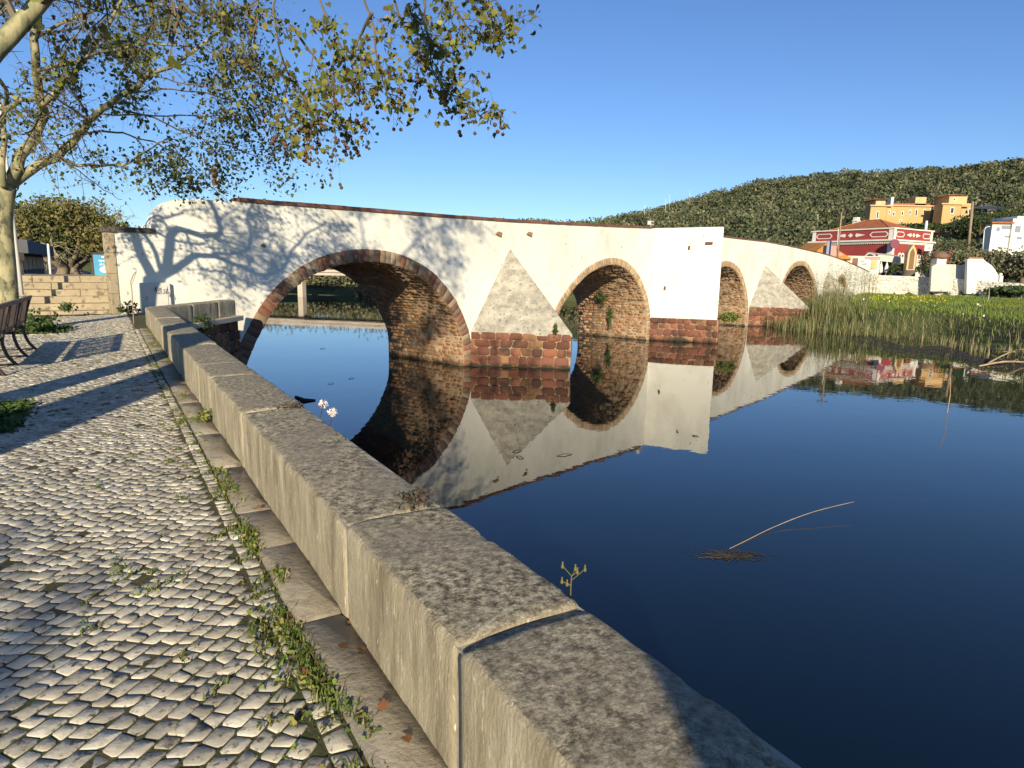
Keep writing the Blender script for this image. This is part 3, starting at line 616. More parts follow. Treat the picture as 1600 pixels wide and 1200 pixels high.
# roadway between the parapet walls
mb = MB()
for (s0, z0), (s1, z1) in zip(TOP[7:-1], TOP[8:]):
    a, b, c_, d_ = BP(s0, z0-.95, -.49), BP(s1, z1-.95, -.49), BP(s1, z1-.95, -BW+.49), BP(s0, z0-.95, -BW+.49)
    mb.add([a, b, c_, d_], [(0, 1, 2, 3)])
mb.build('roadway', M['joint'], br)
def map_face(q, off):
    s, z = q[..., 0], q[..., 1]
    return np.stack([BO[0]+BD[0]*s+BN[0]*off, BO[1]+BD[1]*s+BN[1]*off, z], -1)
BN3 = np.array([BN[0], BN[1], 0]); BD3 = np.array([BD[0], BD[1], 0])
for ai, oc in enumerate(outer):
    mring = M['vouss'] if ai == 0 else M['vouss2'] if ai < 3 else M['vouss2']
    ln = 0.29 if ai == 0 else 0.2
    c1 = resample(ARCH[ai], ln); nn = inward(c1); c2 = c1+nn*RT[ai]
    keepm = c1[:, 1] > -3.6
    c1 = c1[keepm]; c2 = c2[keepm]; n = len(c1)-1
    j = rng.normal(0, .02, (n+1, 1))
    for back in (0, 1):
        o1 = c1+nn[keepm]*(-.03); 
        Q = np.stack([o1[:-1]+j[:-1]*0, o1[1:], c2[1:], c2[:-1]], 1)
        Q3 = map_face(Q, 0.01 if not back else -BW-.01); Nv = np.tile(BN3 if not back else -BN3, (n, 1))
        V, p = stones(Q3, Nv, rng.normal(.014, .008, n), depth=.06, bev=.014, gap=.009, rough=.006, chip=(.03, .12))
        npmesh('arch_ring', V, p, mring, br)
    # vault: mortar shell plus individual stones on it
    cv = resample(ARCH[ai], .25); nv = inward(cv); ci = cv+nv*RT[ai]
    ci = ci[ci[:, 1] > -4.6]; nu = len(ci)
    nvv = inward(ci)
    A = map_face(ci, -.02); B = map_face(ci, -BW+.02)
    A2 = map_face(ci-nvv*.3, -.03); B2 = map_face(ci-nvv*.3, -BW+.03)
    idx = np.arange(nu-1)
    shell = np.concatenate([A, B, A2, B2])
    qs = np.concatenate([np.stack([idx, idx+1, nu+idx+1, nu+idx], 1), np.stack([idx, 2*nu+idx, 2*nu+idx+1, idx+1], 1), np.stack([nu+idx, nu+idx+1, 3*nu+idx+1, 3*nu+idx], 1)])
    vt = npmesh('arch_vault', shell, [qs], M['mortar'], br)
    L = np.concatenate([[0], np.cumsum(np.hypot(*np.diff(ci, axis=0).T))])
    # in the photograph only the right haunch shows; courses are laid all the way round
    q = courses(0, L[-1], 0.03, BW-.03, 0.2, (0.2, 0.6), jit=.25); n = len(q)
    u = q[..., 0]; sx_ = np.interp(u, L, ci[:, 0]); sz_ = np.interp(u, L, ci[:, 1])
    P3 = np.stack([BO[0]+BD[0]*sx_-BN[0]*q[..., 1], BO[1]+BD[1]*sx_-BN[1]*q[..., 1], sz_], -1)
    um = u.mean(1); nx_ = np.interp(um, L, nvv[:, 0]); nz_ = np.interp(um, L, nvv[:, 1])
    Nv = BD3[None]*nx_[:, None]+np.array([0, 0, 1.0])*nz_[:, None]
    V, p = stones(P3, Nv, rng.normal(.015, .018, n).clip(-.03, .06), depth=.06, bev=.03, gap=.02, rough=.014, chip=(.08, .3))
    o = npmesh('masonry', V, p, M['vault'], None); o.parent = vt
# parapet coping
def coping(s0, s1, name, m, th=.11, proud=.07, piece=.55):
    mb = MB(); S = np.arange(s0, s1, piece); ts = [t[0] for t in TOP]; tz = [t[1] for t in TOP]
    for a in S:
        b = min(a+piece-.008, s1); za, zb = np.interp(a, ts, tz), np.interp(b, ts, tz); dz = rng.normal(0, .006); pr = proud+rng.normal(0, .008)
        vs = [BP(a, za+.003, pr), BP(b, zb+.003, pr), BP(b, zb+.003, -.5-pr), BP(a, za+.003, -.5-pr)]
        vs += [v+np.array([0, 0, th+dz]) for v in vs]
        mb.add(vs, [(3, 2, 1, 0), (4, 5, 6, 7), (0, 1, 5, 4), (1, 2, 6, 5), (2, 3, 7, 6), (3, 0, 4, 7)])
    return mb.build(name, m, br)
coping(-14.8, 14.4, 'coping', M['coping'], th=.14); coping(26.0, 79, 'coping', M['coping'], th=.10, piece=1.1)
# masonry bases of the piers
def facing(p0, p1, z0, z1, rh, ln, m, parent, name='masonry', h=.04, gap=.016, nrm=None):
    p0 = np.array(p0[:2], float); p1 = np.array(p1[:2], float); L = np.hypot(*(p1-p0)); d = (p1-p0)/L
    nr = np.array([d[1], -d[0], 0]) if nrm is None else np.array(nrm, float)
    q = courses(z0, z1, 0, L, rh*1.12, ln, jit=.16); n = len(q)
    P3 = np.stack([p0[0]+d[0]*q[..., 1]+nr[0]*.01, p0[1]+d[1]*q[..., 1]+nr[1]*.01, q[..., 0]], -1)
    V, p = stones(P3, np.tile(nr, (n, 1)), rng.normal(h, .016, n), depth=.05, bev=.025, gap=gap*.95, rough=.012, chip=(.05, .22))
    o = npmesh(name, V, p, m, None); o.parent = parent; return o
def cutwater(s0, s1, sn, out, zb, sa, za, label):
    cw = MB(); a, b, c_ = BP(s0, 0)[:2], BP(sn, 0, out)[:2], BP(s1, 0)[:2]
    i0, i1, i2 = BP(s0, 0, -.3)[:2], BP(sn, 0, out)[:2], BP(s1, 0, -.3)[:2]
    cw.prism([a, b, c_], -5, zb-.01); o = cw.build('cutwater', M['mortar'], br)
    facing(a, b, -3.9, zb, .34, (.35, .8), M['red'], o); facing(b, c_, -3.9, zb, .34, (.35, .8), M['red'], o)
    cp = MB(); ov = .07
    A = BP(s0-.02, zb, .005); Bq = BP(sn, zb, out+ov); Cq = BP(s1+.02, zb, .005); T = BP(sa, za, .004); TI = BP(sa, za, -.2); AI = BP(s0, zb, -.2); CI = BP(s1, zb, -.2)
    # subdivided faces so that the render is uneven
    def tri(P, Q, R, k=14, amp=.03):
        vs = []; fs = []; n3 = np.cross(Q-P, R-P); n3 /= np.linalg.norm(n3)
        ix = {}
        for i in range(k+1):
            for j in range(k+1-i):
                w1, w2 = i/k, j/k; pt = P*(1-w1-w2)+Q*w1+R*w2
                e = min(1, 6*min(w1, w2, 1-w1-w2))
                pt = pt+n3*mnoise.noise(Vector(pt*1.3))*amp*e; ix[i, j] = len(vs); vs.append(pt)
        for i in range(k):
            for j in range(k-i):
                fs.append((ix[i, j], ix[i+1, j], ix[i, j+1]))
                if j < k-i-1: fs.append((ix[i+1, j], ix[i+1, j+1], ix[i, j+1]))
        cp.add(vs, fs)
    tri(A, Bq, T); tri(Bq, Cq, T)
    cp.add([A, Bq, Cq, A-[0, 0, .12], Bq-[0, 0, .12], Cq-[0, 0, .12]], [(0, 3, 4, 1), (1, 4, 5, 2), (3, 5, 4)])
    oc_ = cp.build('pyramid_cap', M['cap'], None); oc_.parent = o
    return o
cutwater(-3.2, 3.3, -.45, 4.15, -1.5, -.34, 2.65, '')
cutwater(33.6, 40.8, 37.1, 4.2, -1.45, 36.9, 2.4, '')
cutwater(55.4, 61.2, 58.6, 3.0, -1.0, 58.2, 2.0, '')
# plain masonry of the first abutment and under the white wall
ab = MB(); a, b = BP(-18, 0, .06)[:2], BP(-15.6, 0, .06)[:2]
facing(BP(-18.5, 0, .0), BP(-15.55, 0, .0), -4, -1.35, .34, (.35, .8), M['red'], br)
# tall white refuge buttress between the second and third arch
bp = [(15.06, 0), (16.7, 4.2), (19.2, 3.1), (21.9, 0), (21.9, -.3), (15.06, -.3)]
pts = [BP(s, 0, o)[:2] for s, o in bp]; bt = MB(); bt.prism(pts, -1.62, [4.58, 4.66, 4.6, 4.5, 4.5, 4.58])
bo = bt.build('buttress', M['white'], br, bevel=.06)
b2 = MB(); pts2 = [BP(s, 0, o)[:2] for s, o in [(14.95, 0.02), (16.65, 4.32), (19.3, 3.2), (22, 0)]]; b2.prism(pts2, -5, -1.62)
bb = b2.build('buttress_base', M['mortar'], br)
facing(pts2[0], pts2[1], -4, -1.60, .36, (.35, .8), M['red'], bb); facing(pts2[1], pts2[2], -4, -1.60, .36, (.35, .8), M['red'], bb); facing(pts2[2], pts2[3], -4, -1.6, .36, (.35, .8), M['red'], bb)
# drain slots and small holes
for px, py, w, h in ((778, 367, .36, .2), (826, 367, .36, .2)):
    r = ray(px, py); t = (BO@BN)/(r[:2]@BN); Pw = r*t; s = (Pw[:2]-BO)@BD; z = EYE+Pw[2]
    mb = MB(); Fr = BP(s, 0)
    mb.extrude([BP(s-w*.6, z+.02, .002), BP(s+w*.45, z-.08, .002), BP(s+w*.6, z+.12, .002), BP(s-w*.1, z+.16, .002)], BN3*.12)
    mb.build('drain_spout', M['vault'], br)
def wall_sz(px, py):
    r = ray(px, py); t = (BO@BN)/(r[:2]@BN); Pw = r*t; return (Pw[:2]-BO)@BD, EYE+Pw[2]
for px, py in ((883, 381), (971, 386), (1194, 390), (1208, 392), (1234, 402), (1292, 407), (411, 384), (1180, 400)):
    s, z = wall_sz(px, py); w = .05+.07*rng.random(); k = 7
    pts = [BP(s+w*math.cos(a)*(.7+.5*rng.random()), z+w*.7*math.sin(a)*(.7+.5*rng.random()), .003) for a in np.linspace(0, 2*math.pi, k, endpoint=False)]
    hol = MB(); hol.extrude(pts, BN3*.012); hol.build('plaster_hole', M['vault'], br)
for px, py in ((1077, 387), (1039, 450), (1108, 380)):
    r = ray(px, py); a, b = pts2[0], pts2[1]; d = b-a; nrm = np.array([d[1], -d[0]]); t = (a@nrm)/(r[:2]@nrm)*1.0
    pt = np.array([r[0]*t, r[1]*t, EYE+r[2]*t]); u = d/np.hypot(*d); u3 = np.array([u[0], u[1], 0]); n3 = np.array([nrm[0], nrm[1], 0])/np.hypot(*nrm)
    w, h = (.06, .13) if px < 1100 else (.24, .09)
    mb = MB(); mb.extrude([pt-u3*w-[0, 0, h], pt+u3*w-[0, 0, h], pt+u3*w+[0, 0, h], pt-u3*w+[0, 0, h]], -n3*.01 if False else n3*.02)
    mb.build('wall_slot', M['coping'], br)
# ledge line and dark coping at the left end, pillar by the stairs
mb = MB(); mb.extrude([BP(-17.75, 2.60, .0), BP(-14.6, 2.66, .0), BP(-14.6, 2.70, .0), BP(-17.75, 2.64, .0)], BN3*.03); mb.build('ledge', M['white'], br)
pil = thing('stone_pillar', 'square sandstone pillar with dark cap at the right end of the stairs', 'pillar', tuple(BP(-19.2, 0, 0)))
mb = MB(); c_ = BP(-18.93, 0, -.12)[:2]
for k in range(4): mb.obox(c_, BD, -.12, .12, -.15, .15, .62*k+(0 if k == 0 else .004), .62*(k+1))
mb.build('shaft', M['step'], pil, bevel=.015)
mb = MB(); mb.obox(c_, BD, -.17, .17, -.2, .2, 2.483, 2.66); mb.build('cap', M['dcoping'], pil, bevel=.015)
mb = MB(); mb.extrude([BP(-18.76, 2.503, .06), BP(-17.62, 2.503, .06), BP(-17.62, 2.66, .06), BP(-18.76, 2.66, .06)], -BN3*.6); mb.build('coping', M['dcoping'], br)
# floodlight on the parapet
s, z = wall_sz(1019, 352); fl = thing('floodlight', 'small boxy floodlight standing on the bridge parapet', 'floodlight', tuple(BP(14.7, 4.6, -.2)))
mb = MB(); mb.obox(BP(14.7, 0, -.2)[:2], BD, -.28, .22, -.12, .12, 4.78, 5.05); mb.build('housing', M['ppaint'], fl, bevel=.02)
mb = MB(); mb.obox(BP(14.7, 0, -.2)[:2], BD, -.2, .14, -.15, -.122, 4.83, 5.0); mb.build('lens', M['brown'], fl)
mb = MB(); mb.tube([BP(14.7, 4.55, -.2), BP(14.7, 4.8, -.2)], .04); mb.build('bracket', M['pole'], fl)
# ================================================================== trees
def spl(pts, n=4):
    pts = [np.array(p, float) for p in pts]; out = []
    for i in range(len(pts)-1):
        p0 = pts[max(i-1, 0)]; p1 = pts[i]; p2 = pts[i+1]; p3 = pts[min(i+2, len(pts)-1)]
        for t in np.linspace(0, 1, n+1)[:-1]:
            out.append(.5*((2*p1)+(-p0+p2)*t+(2*p0-5*p1+4*p2-p3)*t*t+(-p0+3*p1-3*p2+p3)*t**3))
    return out+[pts[-1]]
class Tree:
    def __init__(s, seed): s.r = np.random.default_rng(seed); s.big = MB(); s.mid = MB(); s.tw = MB(); s.tips = []; s.ends = []
    def limb(s, pts, r0, r1, k=9, n=4, kids=0, klen=1.5, depth=2, frm=.25, droop=.15, wob=.0, target=None):
        c = spl(pts, n); m = len(c)
        if wob:
            ph = s.r.random(3)*6
            c = [p+wob*np.array([math.sin(i*1.3+ph[0]), math.sin(i*1.1+ph[1]), math.sin(i*1.7+ph[2])])*min(1, i/3) for i, p in enumerate(c)]
        rad = [r0+(r1-r0)*(i/(m-1))**.8 for i in range(m)]
        (s.big if r0 > .035 else s.mid).tube(c, rad, k=k if r0 > .035 else 5)
        for q in range(kids):
            t = frm+(1-frm)*(q+s.r.random())/kids; i = min(m-2, int(t*(m-1))); p = c[i]; d = c[i+1]-c[i]; d = d/np.linalg.norm(d)
            s.sprout(p, d, klen*(.5+.8*s.r.random()), max(.006, rad[i]*.45), depth, droop)
        s.sprout(c[-1], (c[-1]-c[-2])/max(1e-6, np.linalg.norm(c[-1]-c[-2])), klen*.7, max(.005, r1*.9), depth, droop)
        return c
    zmin = -9
    def sprout(s, p, d, L, r, depth, droop):
        if p[2] < s.zmin+.25*(depth > 0): return
        v = s.r.normal(size=3); v -= d*(v@d); v /= np.linalg.norm(v)+1e-9
        dd = d*.55+v*.85; dd /= np.linalg.norm(dd)
        n = 4 if depth > 0 else 3; pts = [np.array(p, float)]; dr = dd.copy()
        for i in range(n):
            dr = dr+s.r.normal(0, .16, 3)+np.array([0, 0, -droop*.5]); dr /= np.linalg.norm(dr); pts.append(pts[-1]+dr*L/n)
        (s.mid if depth > 0 else s.tw).tube(pts, [r*(1-.7*i/n) for i in range(n+1)], k=4 if depth > 0 else 3, cap=False)
        if depth <= 0:
            for i in range(1, n+1): s.tips.append((pts[i], dr))
            s.ends.append(pts[-1]); return
        for i in range(1, n+1):
            for _ in range(2 if depth > 1 else 2):
                dl = (pts[i]-pts[i-1]); dl /= np.linalg.norm(dl)
                s.sprout(pts[i]-dl*L/n*s.r.random(), dl, L*(.38+.3*s.r.random()), r*.42, depth-1, droop)
    def foliage(s, per, size, shape, spread, fold=.2, hang=.5, cond=None):
        T = np.array([t[0] for t in s.tips])
        if cond is not None: T = T[cond(T)]
        P = np.repeat(T, per, 0); P = P+s.r.normal(0, spread, P.shape); n = len(P)
        b = s.r.normal(size=(n, 3)); b[:, 2] -= hang*2; b /= np.linalg.norm(b, axis=1, keepdims=True)
        a = s.r.normal(size=(n, 3)); a -= b*(a*b).sum(1, keepdims=True); a /= np.linalg.norm(a, axis=1, keepdims=True)
        return leaves(P, size, shape, s.r, a, b, fold)
def PX(l, D): return [at(x, y, D if not hasattr(D, '__len__') else D[i]) for i, (x, y) in enumerate(l)]
# --- tree beside the bench

def plane_tree(seed, base, label, group=None): 
    t = Tree(seed); o = thing('plane_tree', label, 'tree', tuple(base), 0, group); return t, o
tA, oA = plane_tree(3, (-11.25, 14.4, 0), 'mottled plane tree rising behind the bench, its fine twiggy crown spread over the stairs')
fork = at(6, 288, 14.5)
trunkA = spl([(-11.33, 14.4, -.1), (-11.33, 14.4, .25), (-11.3, 14.42, 1.4), at(3, 350, 14.45), fork], 6)
rA = [.36, .31, .27, .25, .24, .235]+[.23]*30; rA = (rA+[.25]*40)[:len(trunkA)]; rA[-4:] = [.24, .25, .26, .23]
rA = [r_a*.88 for r_a in rA]; tk = MB(); tk.tube(trunkA, rA, k=16); tk.build('trunk', M['bark'], oA, smooth=True)
A_l = [
 ([(5, 292), (-14, 225), (-24, 130), (-16, 20), (-10, -120), (-4, -260)], 14.5, .17, .06, 12),
 ([(-16, 20), (40, -60), (110, -150), (190, -260)], 14.8, .09, .03, 9),
 ([(6, 292), (3, 262), (7, 215), (5, 180), (10, 150), (-8, 105), (-20, 40)], 14.3, .085, .04, 7),
 ([(9, 294), (30, 250), (52, 215), (68, 182), (62, 150), (56, 105), (54, 60), (50, 15), (40, -50), (60, -120)], 14.5, .17, .06, 12),
 ([(12, 292), (50, 264), (90, 243), (115, 220), (135, 195), (150, 178), (190, 150), (235, 118), (290, 90), (340, 50)], 14.6, .15, .035, 12),
 ([(62, 153), (30, 158), (0, 172), (-40, 160), (-90, 120)], 14.2, .06, .03, 6),
 ([(66, 165), (100, 130), (128, 98), (152, 66), (180, 20), (215, -40)], 14.0, .075, .03, 9),
 ([(92, 244), (116, 257), (150, 258), (192, 257), (230, 235), (262, 215)], 14.8, .055, .015, 7),
 ([(80, 240), (110, 258), (140, 280), (168, 300), (190, 312)], 14.2, .02, .008, 4),
 ([(60, 215), (90, 245), (125, 275), (150, 290)], 13.9, .015, .006, 3),
 ([(120, 212), (170, 205), (215, 215), (262, 232), (300, 260), (330, 292)], 15.4, .035, .012, 7),
 ([(150, 178), (220, 180), (300, 181), (370, 180), (415, 182)], 15.6, .03, .01, 8),
 ([(170, 165), (240, 185), (310, 215), (370, 232), (408, 250)], 14.6, .03, .01, 8),
 ([(200, 145), (270, 140), (340, 150), (400, 172), (440, 190)], 15.9, .03, .01, 8),
 ([(60, 110), (120, 95), (200, 72), (290, 72), (370, 95)], 13.8, .05, .012, 9),
 ([(54, 60), (110, 30), (190, 10), (280, 12), (360, 40)], 14.8, .05, .012, 9),
 ([(40, -50), (130, -60), (230, -50), (330, -20), (400, 30)], 14.6, .06, .015, 9),
 ([(235, 118), (290, 130), (350, 140), (400, 135), (430, 150)], 14.3, .02, .008, 6),
 ([(262, 215), (290, 240), (270, 270), (250, 300)], 15.0, .015, .006, 4),
 ([(300, 200), (335, 240), (340, 270), (330, 300)], 15.2, .015, .006, 4),
 ([(60, -120), (20, -220), (60, -330)], 14.6, .09, .03, 7),
 ([(60, -120), (160, -200), (240, -280)], 15.2, .08, .03, 8),
 ([(160, -200), (260, -160), (350, -130)], 15.2, .05, .02, 7),
]
tA.zmin = 3.05
for l, D, r0, r1, kd in A_l:
    kd = max(3, int(kd*.72))
    tA.limb(PX(l, [D+.9*math.sin(i*.9+D*3)*min(1, i/3) for i in range(len(l))]), r0*.8, r1*.8, kids=kd, klen=1.15, depth=2, droop=.12, frm=.35, wob=.02)
tA.big.build('limb', M['bark'], oA, smooth=True)
tA.mid.v and tA.mid.build('branch', M['twig'], oA); tA.tw.build('twig', M['twig'], oA)
V, p = tA.foliage(1, .068, LEAF5, .09, cond=lambda T: (tA.r.random(len(T)) < .5) & (T[:, 2] > 3.0)); npmesh('foliage', V, p, M['leafd'], oA)
print('A tips', len(tA.tips))
# --- near tree whose trunk stands just outside the left edge
tB, oB = plane_tree(5, (-5.75, 5.9, 0), 'nearer plane tree reaching in from the left with broad leaves and hanging seed balls')
tk = MB(); tk.tube(spl([(-5.75, 5.9, -.1), (-5.75, 5.9, .3), (-5.7, 5.9, 1.8), (-5.65, 5.95, 3.0)], 5), [.36, .31, .28, .27, .27, .26, .26, .25, .25, .25, .25, .25, .25, .25, .25, .24], k=14)
tk.build('trunk', M['bark'], oB, smooth=True)
top = np.array([-5.65, 5.95, 2.95])
Bl = [([top]+PX([(-60, 125), (-5, 75), (30, 40), (70, -5), (120, -70)], [5.95, 6.0, 6.1, 6.2, 6.3]), .105, .06, 2),
      ([top, np.array([-5.9, 6.3, 4.6]), np.array([-5.5, 6.8, 6.6]), np.array([-4.9, 7.2, 8.6])], .13, .05, 8),
      ([at(120, -70, 6.3), at(260, -130, 6.6), at(420, -130, 6.5), at(560, -95, 6.3)], .07, .03, 0),
      ([at(120, -70, 6.3), np.array([-3.2, 7.2, 6.4]), np.array([-2.4, 8.0, 8.2]), np.array([-1.6, 8.4, 9.6])], .07, .03, 9),
      ([np.array([-5.5, 6.8, 6.6]), np.array([-4.0, 8.4, 8.4]), np.array([-2.6, 9.8, 10.0]), np.array([-1.0, 10.5, 11])], .07, .03, 10),
      ([np.array([-4.9, 7.2, 8.6]), np.array([-5.2, 8.6, 10.4]), np.array([-4.6, 9.6, 12])], .05, .02, 8),
      ([at(260, -130, 6.6), np.array([-3.6, 5.6, 6.4]), np.array([-3.0, 5.0, 8])], .05, .02, 6),
      ([np.array([-5.9, 6.3, 4.6]), np.array([-7.2, 7.0, 6.2]), np.array([-8.2, 7.4, 8.0])], .07, .03, 7)]
for l, r0, r1, kd in Bl: tB.limb(l, r0, r1, kids=kd, klen=1.5, depth=2, droop=.1, frm=.4)
upper = len(tB.tips)
Bh = [([(560, -95), (600, -40), (622, 20), (655, 85), (690, 130), (718, 158), (758, 186)], 6.1),
      ([(470, -130), (450, -60), (428, 10), (436, 70), (452, 120), (480, 160), (512, 192), (548, 208)], 6.6),
      ([(560, -95), (640, -60), (690, -15), (722, 30), (752, 58), (786, 56)], 5.9),
      ([(530, -110), (560, -30), (582, 40), (590, 95), (600, 130), (606, 158)], 6.0),
      ([(500, -120), (492, -30), (512, 30), (536, 80), (540, 118)], 6.7),
      ([(420, -130), (400, -60), (404, 0), (398, 60), (406, 110)], 6.9),
      ([(420, -130), (380, -60), (350, 0), (352, 50), (340, 110)], 7.2),
      ([(600, -60), (642, -10), (668, 50), (674, 100), (688, 128)], 5.8),
      ([(640, -60), (662, 0), (664, 40), (680, 75)], 5.8),
      ([(452, 120), (445, 150), (458, 180), (486, 205)], 6.6),
      ([(455, 40), (490, 88), (515, 130), (524, 172)], 6.4),
      ([(582, 20), (560, 60), (556, 100), (562, 130)], 6.0),
      ([(260, -130), (230, -50), (240, 20), (226, 70), (190, 110)], 6.9),
      ([(200, -100), (150, -30), (130, 40), (90, 90)], 6.6),
      ([(690, -15), (735, -30), (758, 10), (763, 5)], 5.9)]
tB2 = Tree(17)
for l, D in Bh:
    tB2.limb(PX(l, [D+.15*math.sin(i*1.7+D) for i in range(len(l))]), .016, .0035, k=5, kids=int(len(l)*1.5), klen=.27, depth=1, droop=.35, frm=.32, wob=.006)
# bare tips poking out, as in the photograph
for l, D in (([(716, 157), (738, 170), (757, 186)], 6.1), ([(745, 62), (768, 68), (787, 56)], 5.9), ([(735, 36), (752, 22), (764, 6)], 5.9), ([(538, 205), (548, 187), (558, 200), (551, 210)], 6.6)):
    tB2.tw.tube(spl(PX(l, D), 3), .005, k=4)
tB.big.build('limb', M['bark'], oB, smooth=True)
for a_, b_ in ((tB.mid, tB2.mid),): a_.add(b_.v, b_.f)
tB.tw.add(tB2.tw.v, tB2.tw.f); tB.mid.build('branch', M['twig'], oB); tB.tw.build('twig', M['twig'], oB)
pa = tB.foliage(1, .10, LEAF5, .16, cond=lambda T: tB.r.random(len(T)) < .55*np.clip((T[:, 2]-3.6)/2.5, .15, 1))
pb = tB2.foliage(2, .046, LOBED, .05, fold=.35, hang=.6, cond=lambda T: tB2.r.random(len(T)) < .42)
npmesh('foliage', *merge([pa]), M['leafd'], oB); npmesh('foliage', *merge([pb]), M['leaf'], oB)
# seed balls on threads
E_ = np.array([t[0] for t in tB2.tips]); E_ = E_[np.argsort(E_[:, 2]+tB2.r.normal(0, .35, len(E_)))][:420]; E_ = E_[tB2.r.permutation(len(E_))]
bm_ = MB(); bm_.ball((0, 0, 0), .018, 10, 7); ball0 = bm_.build('seed_ball', M['ball'], oB, smooth=True)
ball0.matrix_parent_inverse = WM[oB.name].inverted()
th = MB(); nb = 0
for P_ in E_[:150]:
    ln = .05+.09*tB2.r.random(); th.tube([P_, P_+[0, 0, -ln]], .0012, k=3, cap=False)
    for q_ in range(1 if tB2.r.random() < .6 else 2):
        if nb >= 98: break
        c_ = ball0 if nb == 0 else ball0.copy()
        if nb: C.objects.link(c_)
        sc_ = .85+.35*tB2.r.random(); c_.scale = (sc_,)*3
        c_.location = (P_[0]+q_*.012, P_[1], P_[2]-ln-.014-q_*.03); nb += 1
    if nb >= 98: break
th.build('seed_stalk', M['twig'], oB)
# --- three unseen trees added behind the viewpoint to throw shade on setts and parapet
for (x, y, rt, lab) in ((-4.28, -.6, .46, 'unseen thick plane tree added left of the viewpoint to cast shade'), (1.09, -3.6, .40, 'unseen plane tree added behind the viewpoint to shade the parapet')):
    t, o = plane_tree(int(100+x*10), (x, y, 0), lab)
    k = MB(); k.tube(spl([(x, y, -.1), (x, y, .4), (x+.03, y, 2), (x, y, 4)], 4), [rt*1.25]+[rt]*12, k=12); k.build('trunk', M['bark'], o, smooth=True)
    for a in range(4):
        an = a*1.57+.4+x; L_ = 2.4
        t.limb([(x, y, 3.9), (x+math.cos(an)*.9, y+math.sin(an)*.9, 5.6), (x+math.cos(an)*1.6, y+math.sin(an)*1.6, 7.4), (x+math.cos(an)*2, y+math.sin(an)*2, 9.0)], .13, .04, kids=3, klen=1.6, depth=1, frm=.5)
    t.big.build('limb', M['bark'], o, smooth=True); t.mid.build('branch', M['twig'], o)
    V, p = t.foliage(1, .15, LEAF5, .25); npmesh('foliage', V, p, M['leafd'], o)
t, o = plane_tree(77, (-2.3, -20.6, 0), 'unseen plane tree added well behind the viewpoint, dense crown for shade')
k = MB(); k.tube([(-2.3, -20.6, -.1), (-2.3, -20.6, 6.6)], [.3, .26], k=10); k.build('trunk', M['bark'], o, smooth=True)
V, p = leaves(cloud_pts((-2.3, -20.7, 7.3), (1.8, 1.3, .55), 1900, rng, .2, .2), .24, LEAF5); npmesh('foliage', V, p, M['leafd'], o)  # small flattened crown shaped for the shade it drops on the near setts
# ------------------------------------------------------------------ generic leafy tree
def leafy(name, label, cat, base, h, w, mt, n, size, seed, group=None, trunkh=.35, multi=1, wood='twig', lumps=5, shape=QUAD, flat=1.0):
    r = np.random.default_rng(seed); o = thing(name, label, cat, tuple(base), 0, group); b = np.array(base, float)
    tk = MB(); th_ = h*trunkh; P = []
    cs = [(b+np.array([0, 0, h*.62]), (w*.36, w*.36, h*.3*flat))]
    for i in range(lumps):
        a = 6.283*i/lumps+r.random(); rr = w*.28*(.7+.5*r.random())
        cs.append((b+np.array([math.cos(a)*rr, math.sin(a)*rr, h*(.5+.28*r.random())]), (w*.23, w*.23, h*.2*flat)))
    for i in range(multi):
        a = 6.283*i/multi+r.random(); off = np.array([math.cos(a), math.sin(a), 0])*w*.02*(multi > 1)
        tk.tube([b+off-[0, 0, .3], b+off*2+[0, 0, th_*.5], b+off*6+[0, 0, th_]], [w*.045, w*.035, w*.028], k=7)
        for c_, _ in cs[1:][i::multi] if multi > 1 else cs[1:]:
            tk.tube([b+off*6+[0, 0, th_], (b+off*6+[0, 0, th_]+c_)/2+r.normal(0, .05*w, 3)*.4, c_], [w*.024, w*.015, w*.006], k=5)
    tk.build('trunk', M[wood], o, smooth=True)
    pts = np.concatenate([cloud_pts(c_, rd, n//len(cs), r, .3, .45) for c_, rd in cs])
    V, p = leaves(pts, size, shape, r); npmesh('crown', V, p, mt, o); return o
# big gnarled tree on the street behind the stairs
D_ = 46; base = at(108, 436, D_); base[2] = 0.0
o = thing('spreading_tree', 'wide flat-topped tree with a gnarled multi-stemmed trunk on the street behind the stairs', 'tree', tuple(base))
tg = Tree(31); sc_ = D_/1000.0; bx = base
mbt = MB()
for i in range(9):
    a = i*.7; rr = .55+.25*math.sin(i*2.1); off = np.array([math.cos(a)*rr, math.sin(a)*rr, 0])
    tipd = np.array([math.cos(a)*(1.6+.5*math.sin(i)), math.sin(a)*1.6, 2.6+.4*math.sin(i*1.7)])
    pts_ = [bx+off*1.25-[0, 0, .3], bx+off*.95+[0, 0, .6], bx+off*.8+[0, 0, 1.3], bx+off*.5+tipd*.65+[0, 0, .2], bx+tipd, bx+tipd*1.45+[0, 0, .6]]
    mbt.tube(spl(pts_, 3), [.34]*4+[.27]*4+[.17]*4+[.1]*4, k=8)
    tg.sprout(bx+tipd*1.3, np.array([math.cos(a), math.sin(a), .5])/1.12, 2.2, .08, 2, -.05)
mbt.build('trunk', mat('gnarled_bark', (.25, .2, .14), (.16, .13, .1), 3, .9, bump=(8, .8, .06), stretch=(1, 1, .3)), o, smooth=True)
tg.mid.build('branch', M['bark'], o); tg.tw.build('twig', M['bark'], o)
cp_ = []
r_ = np.random.default_rng(8)
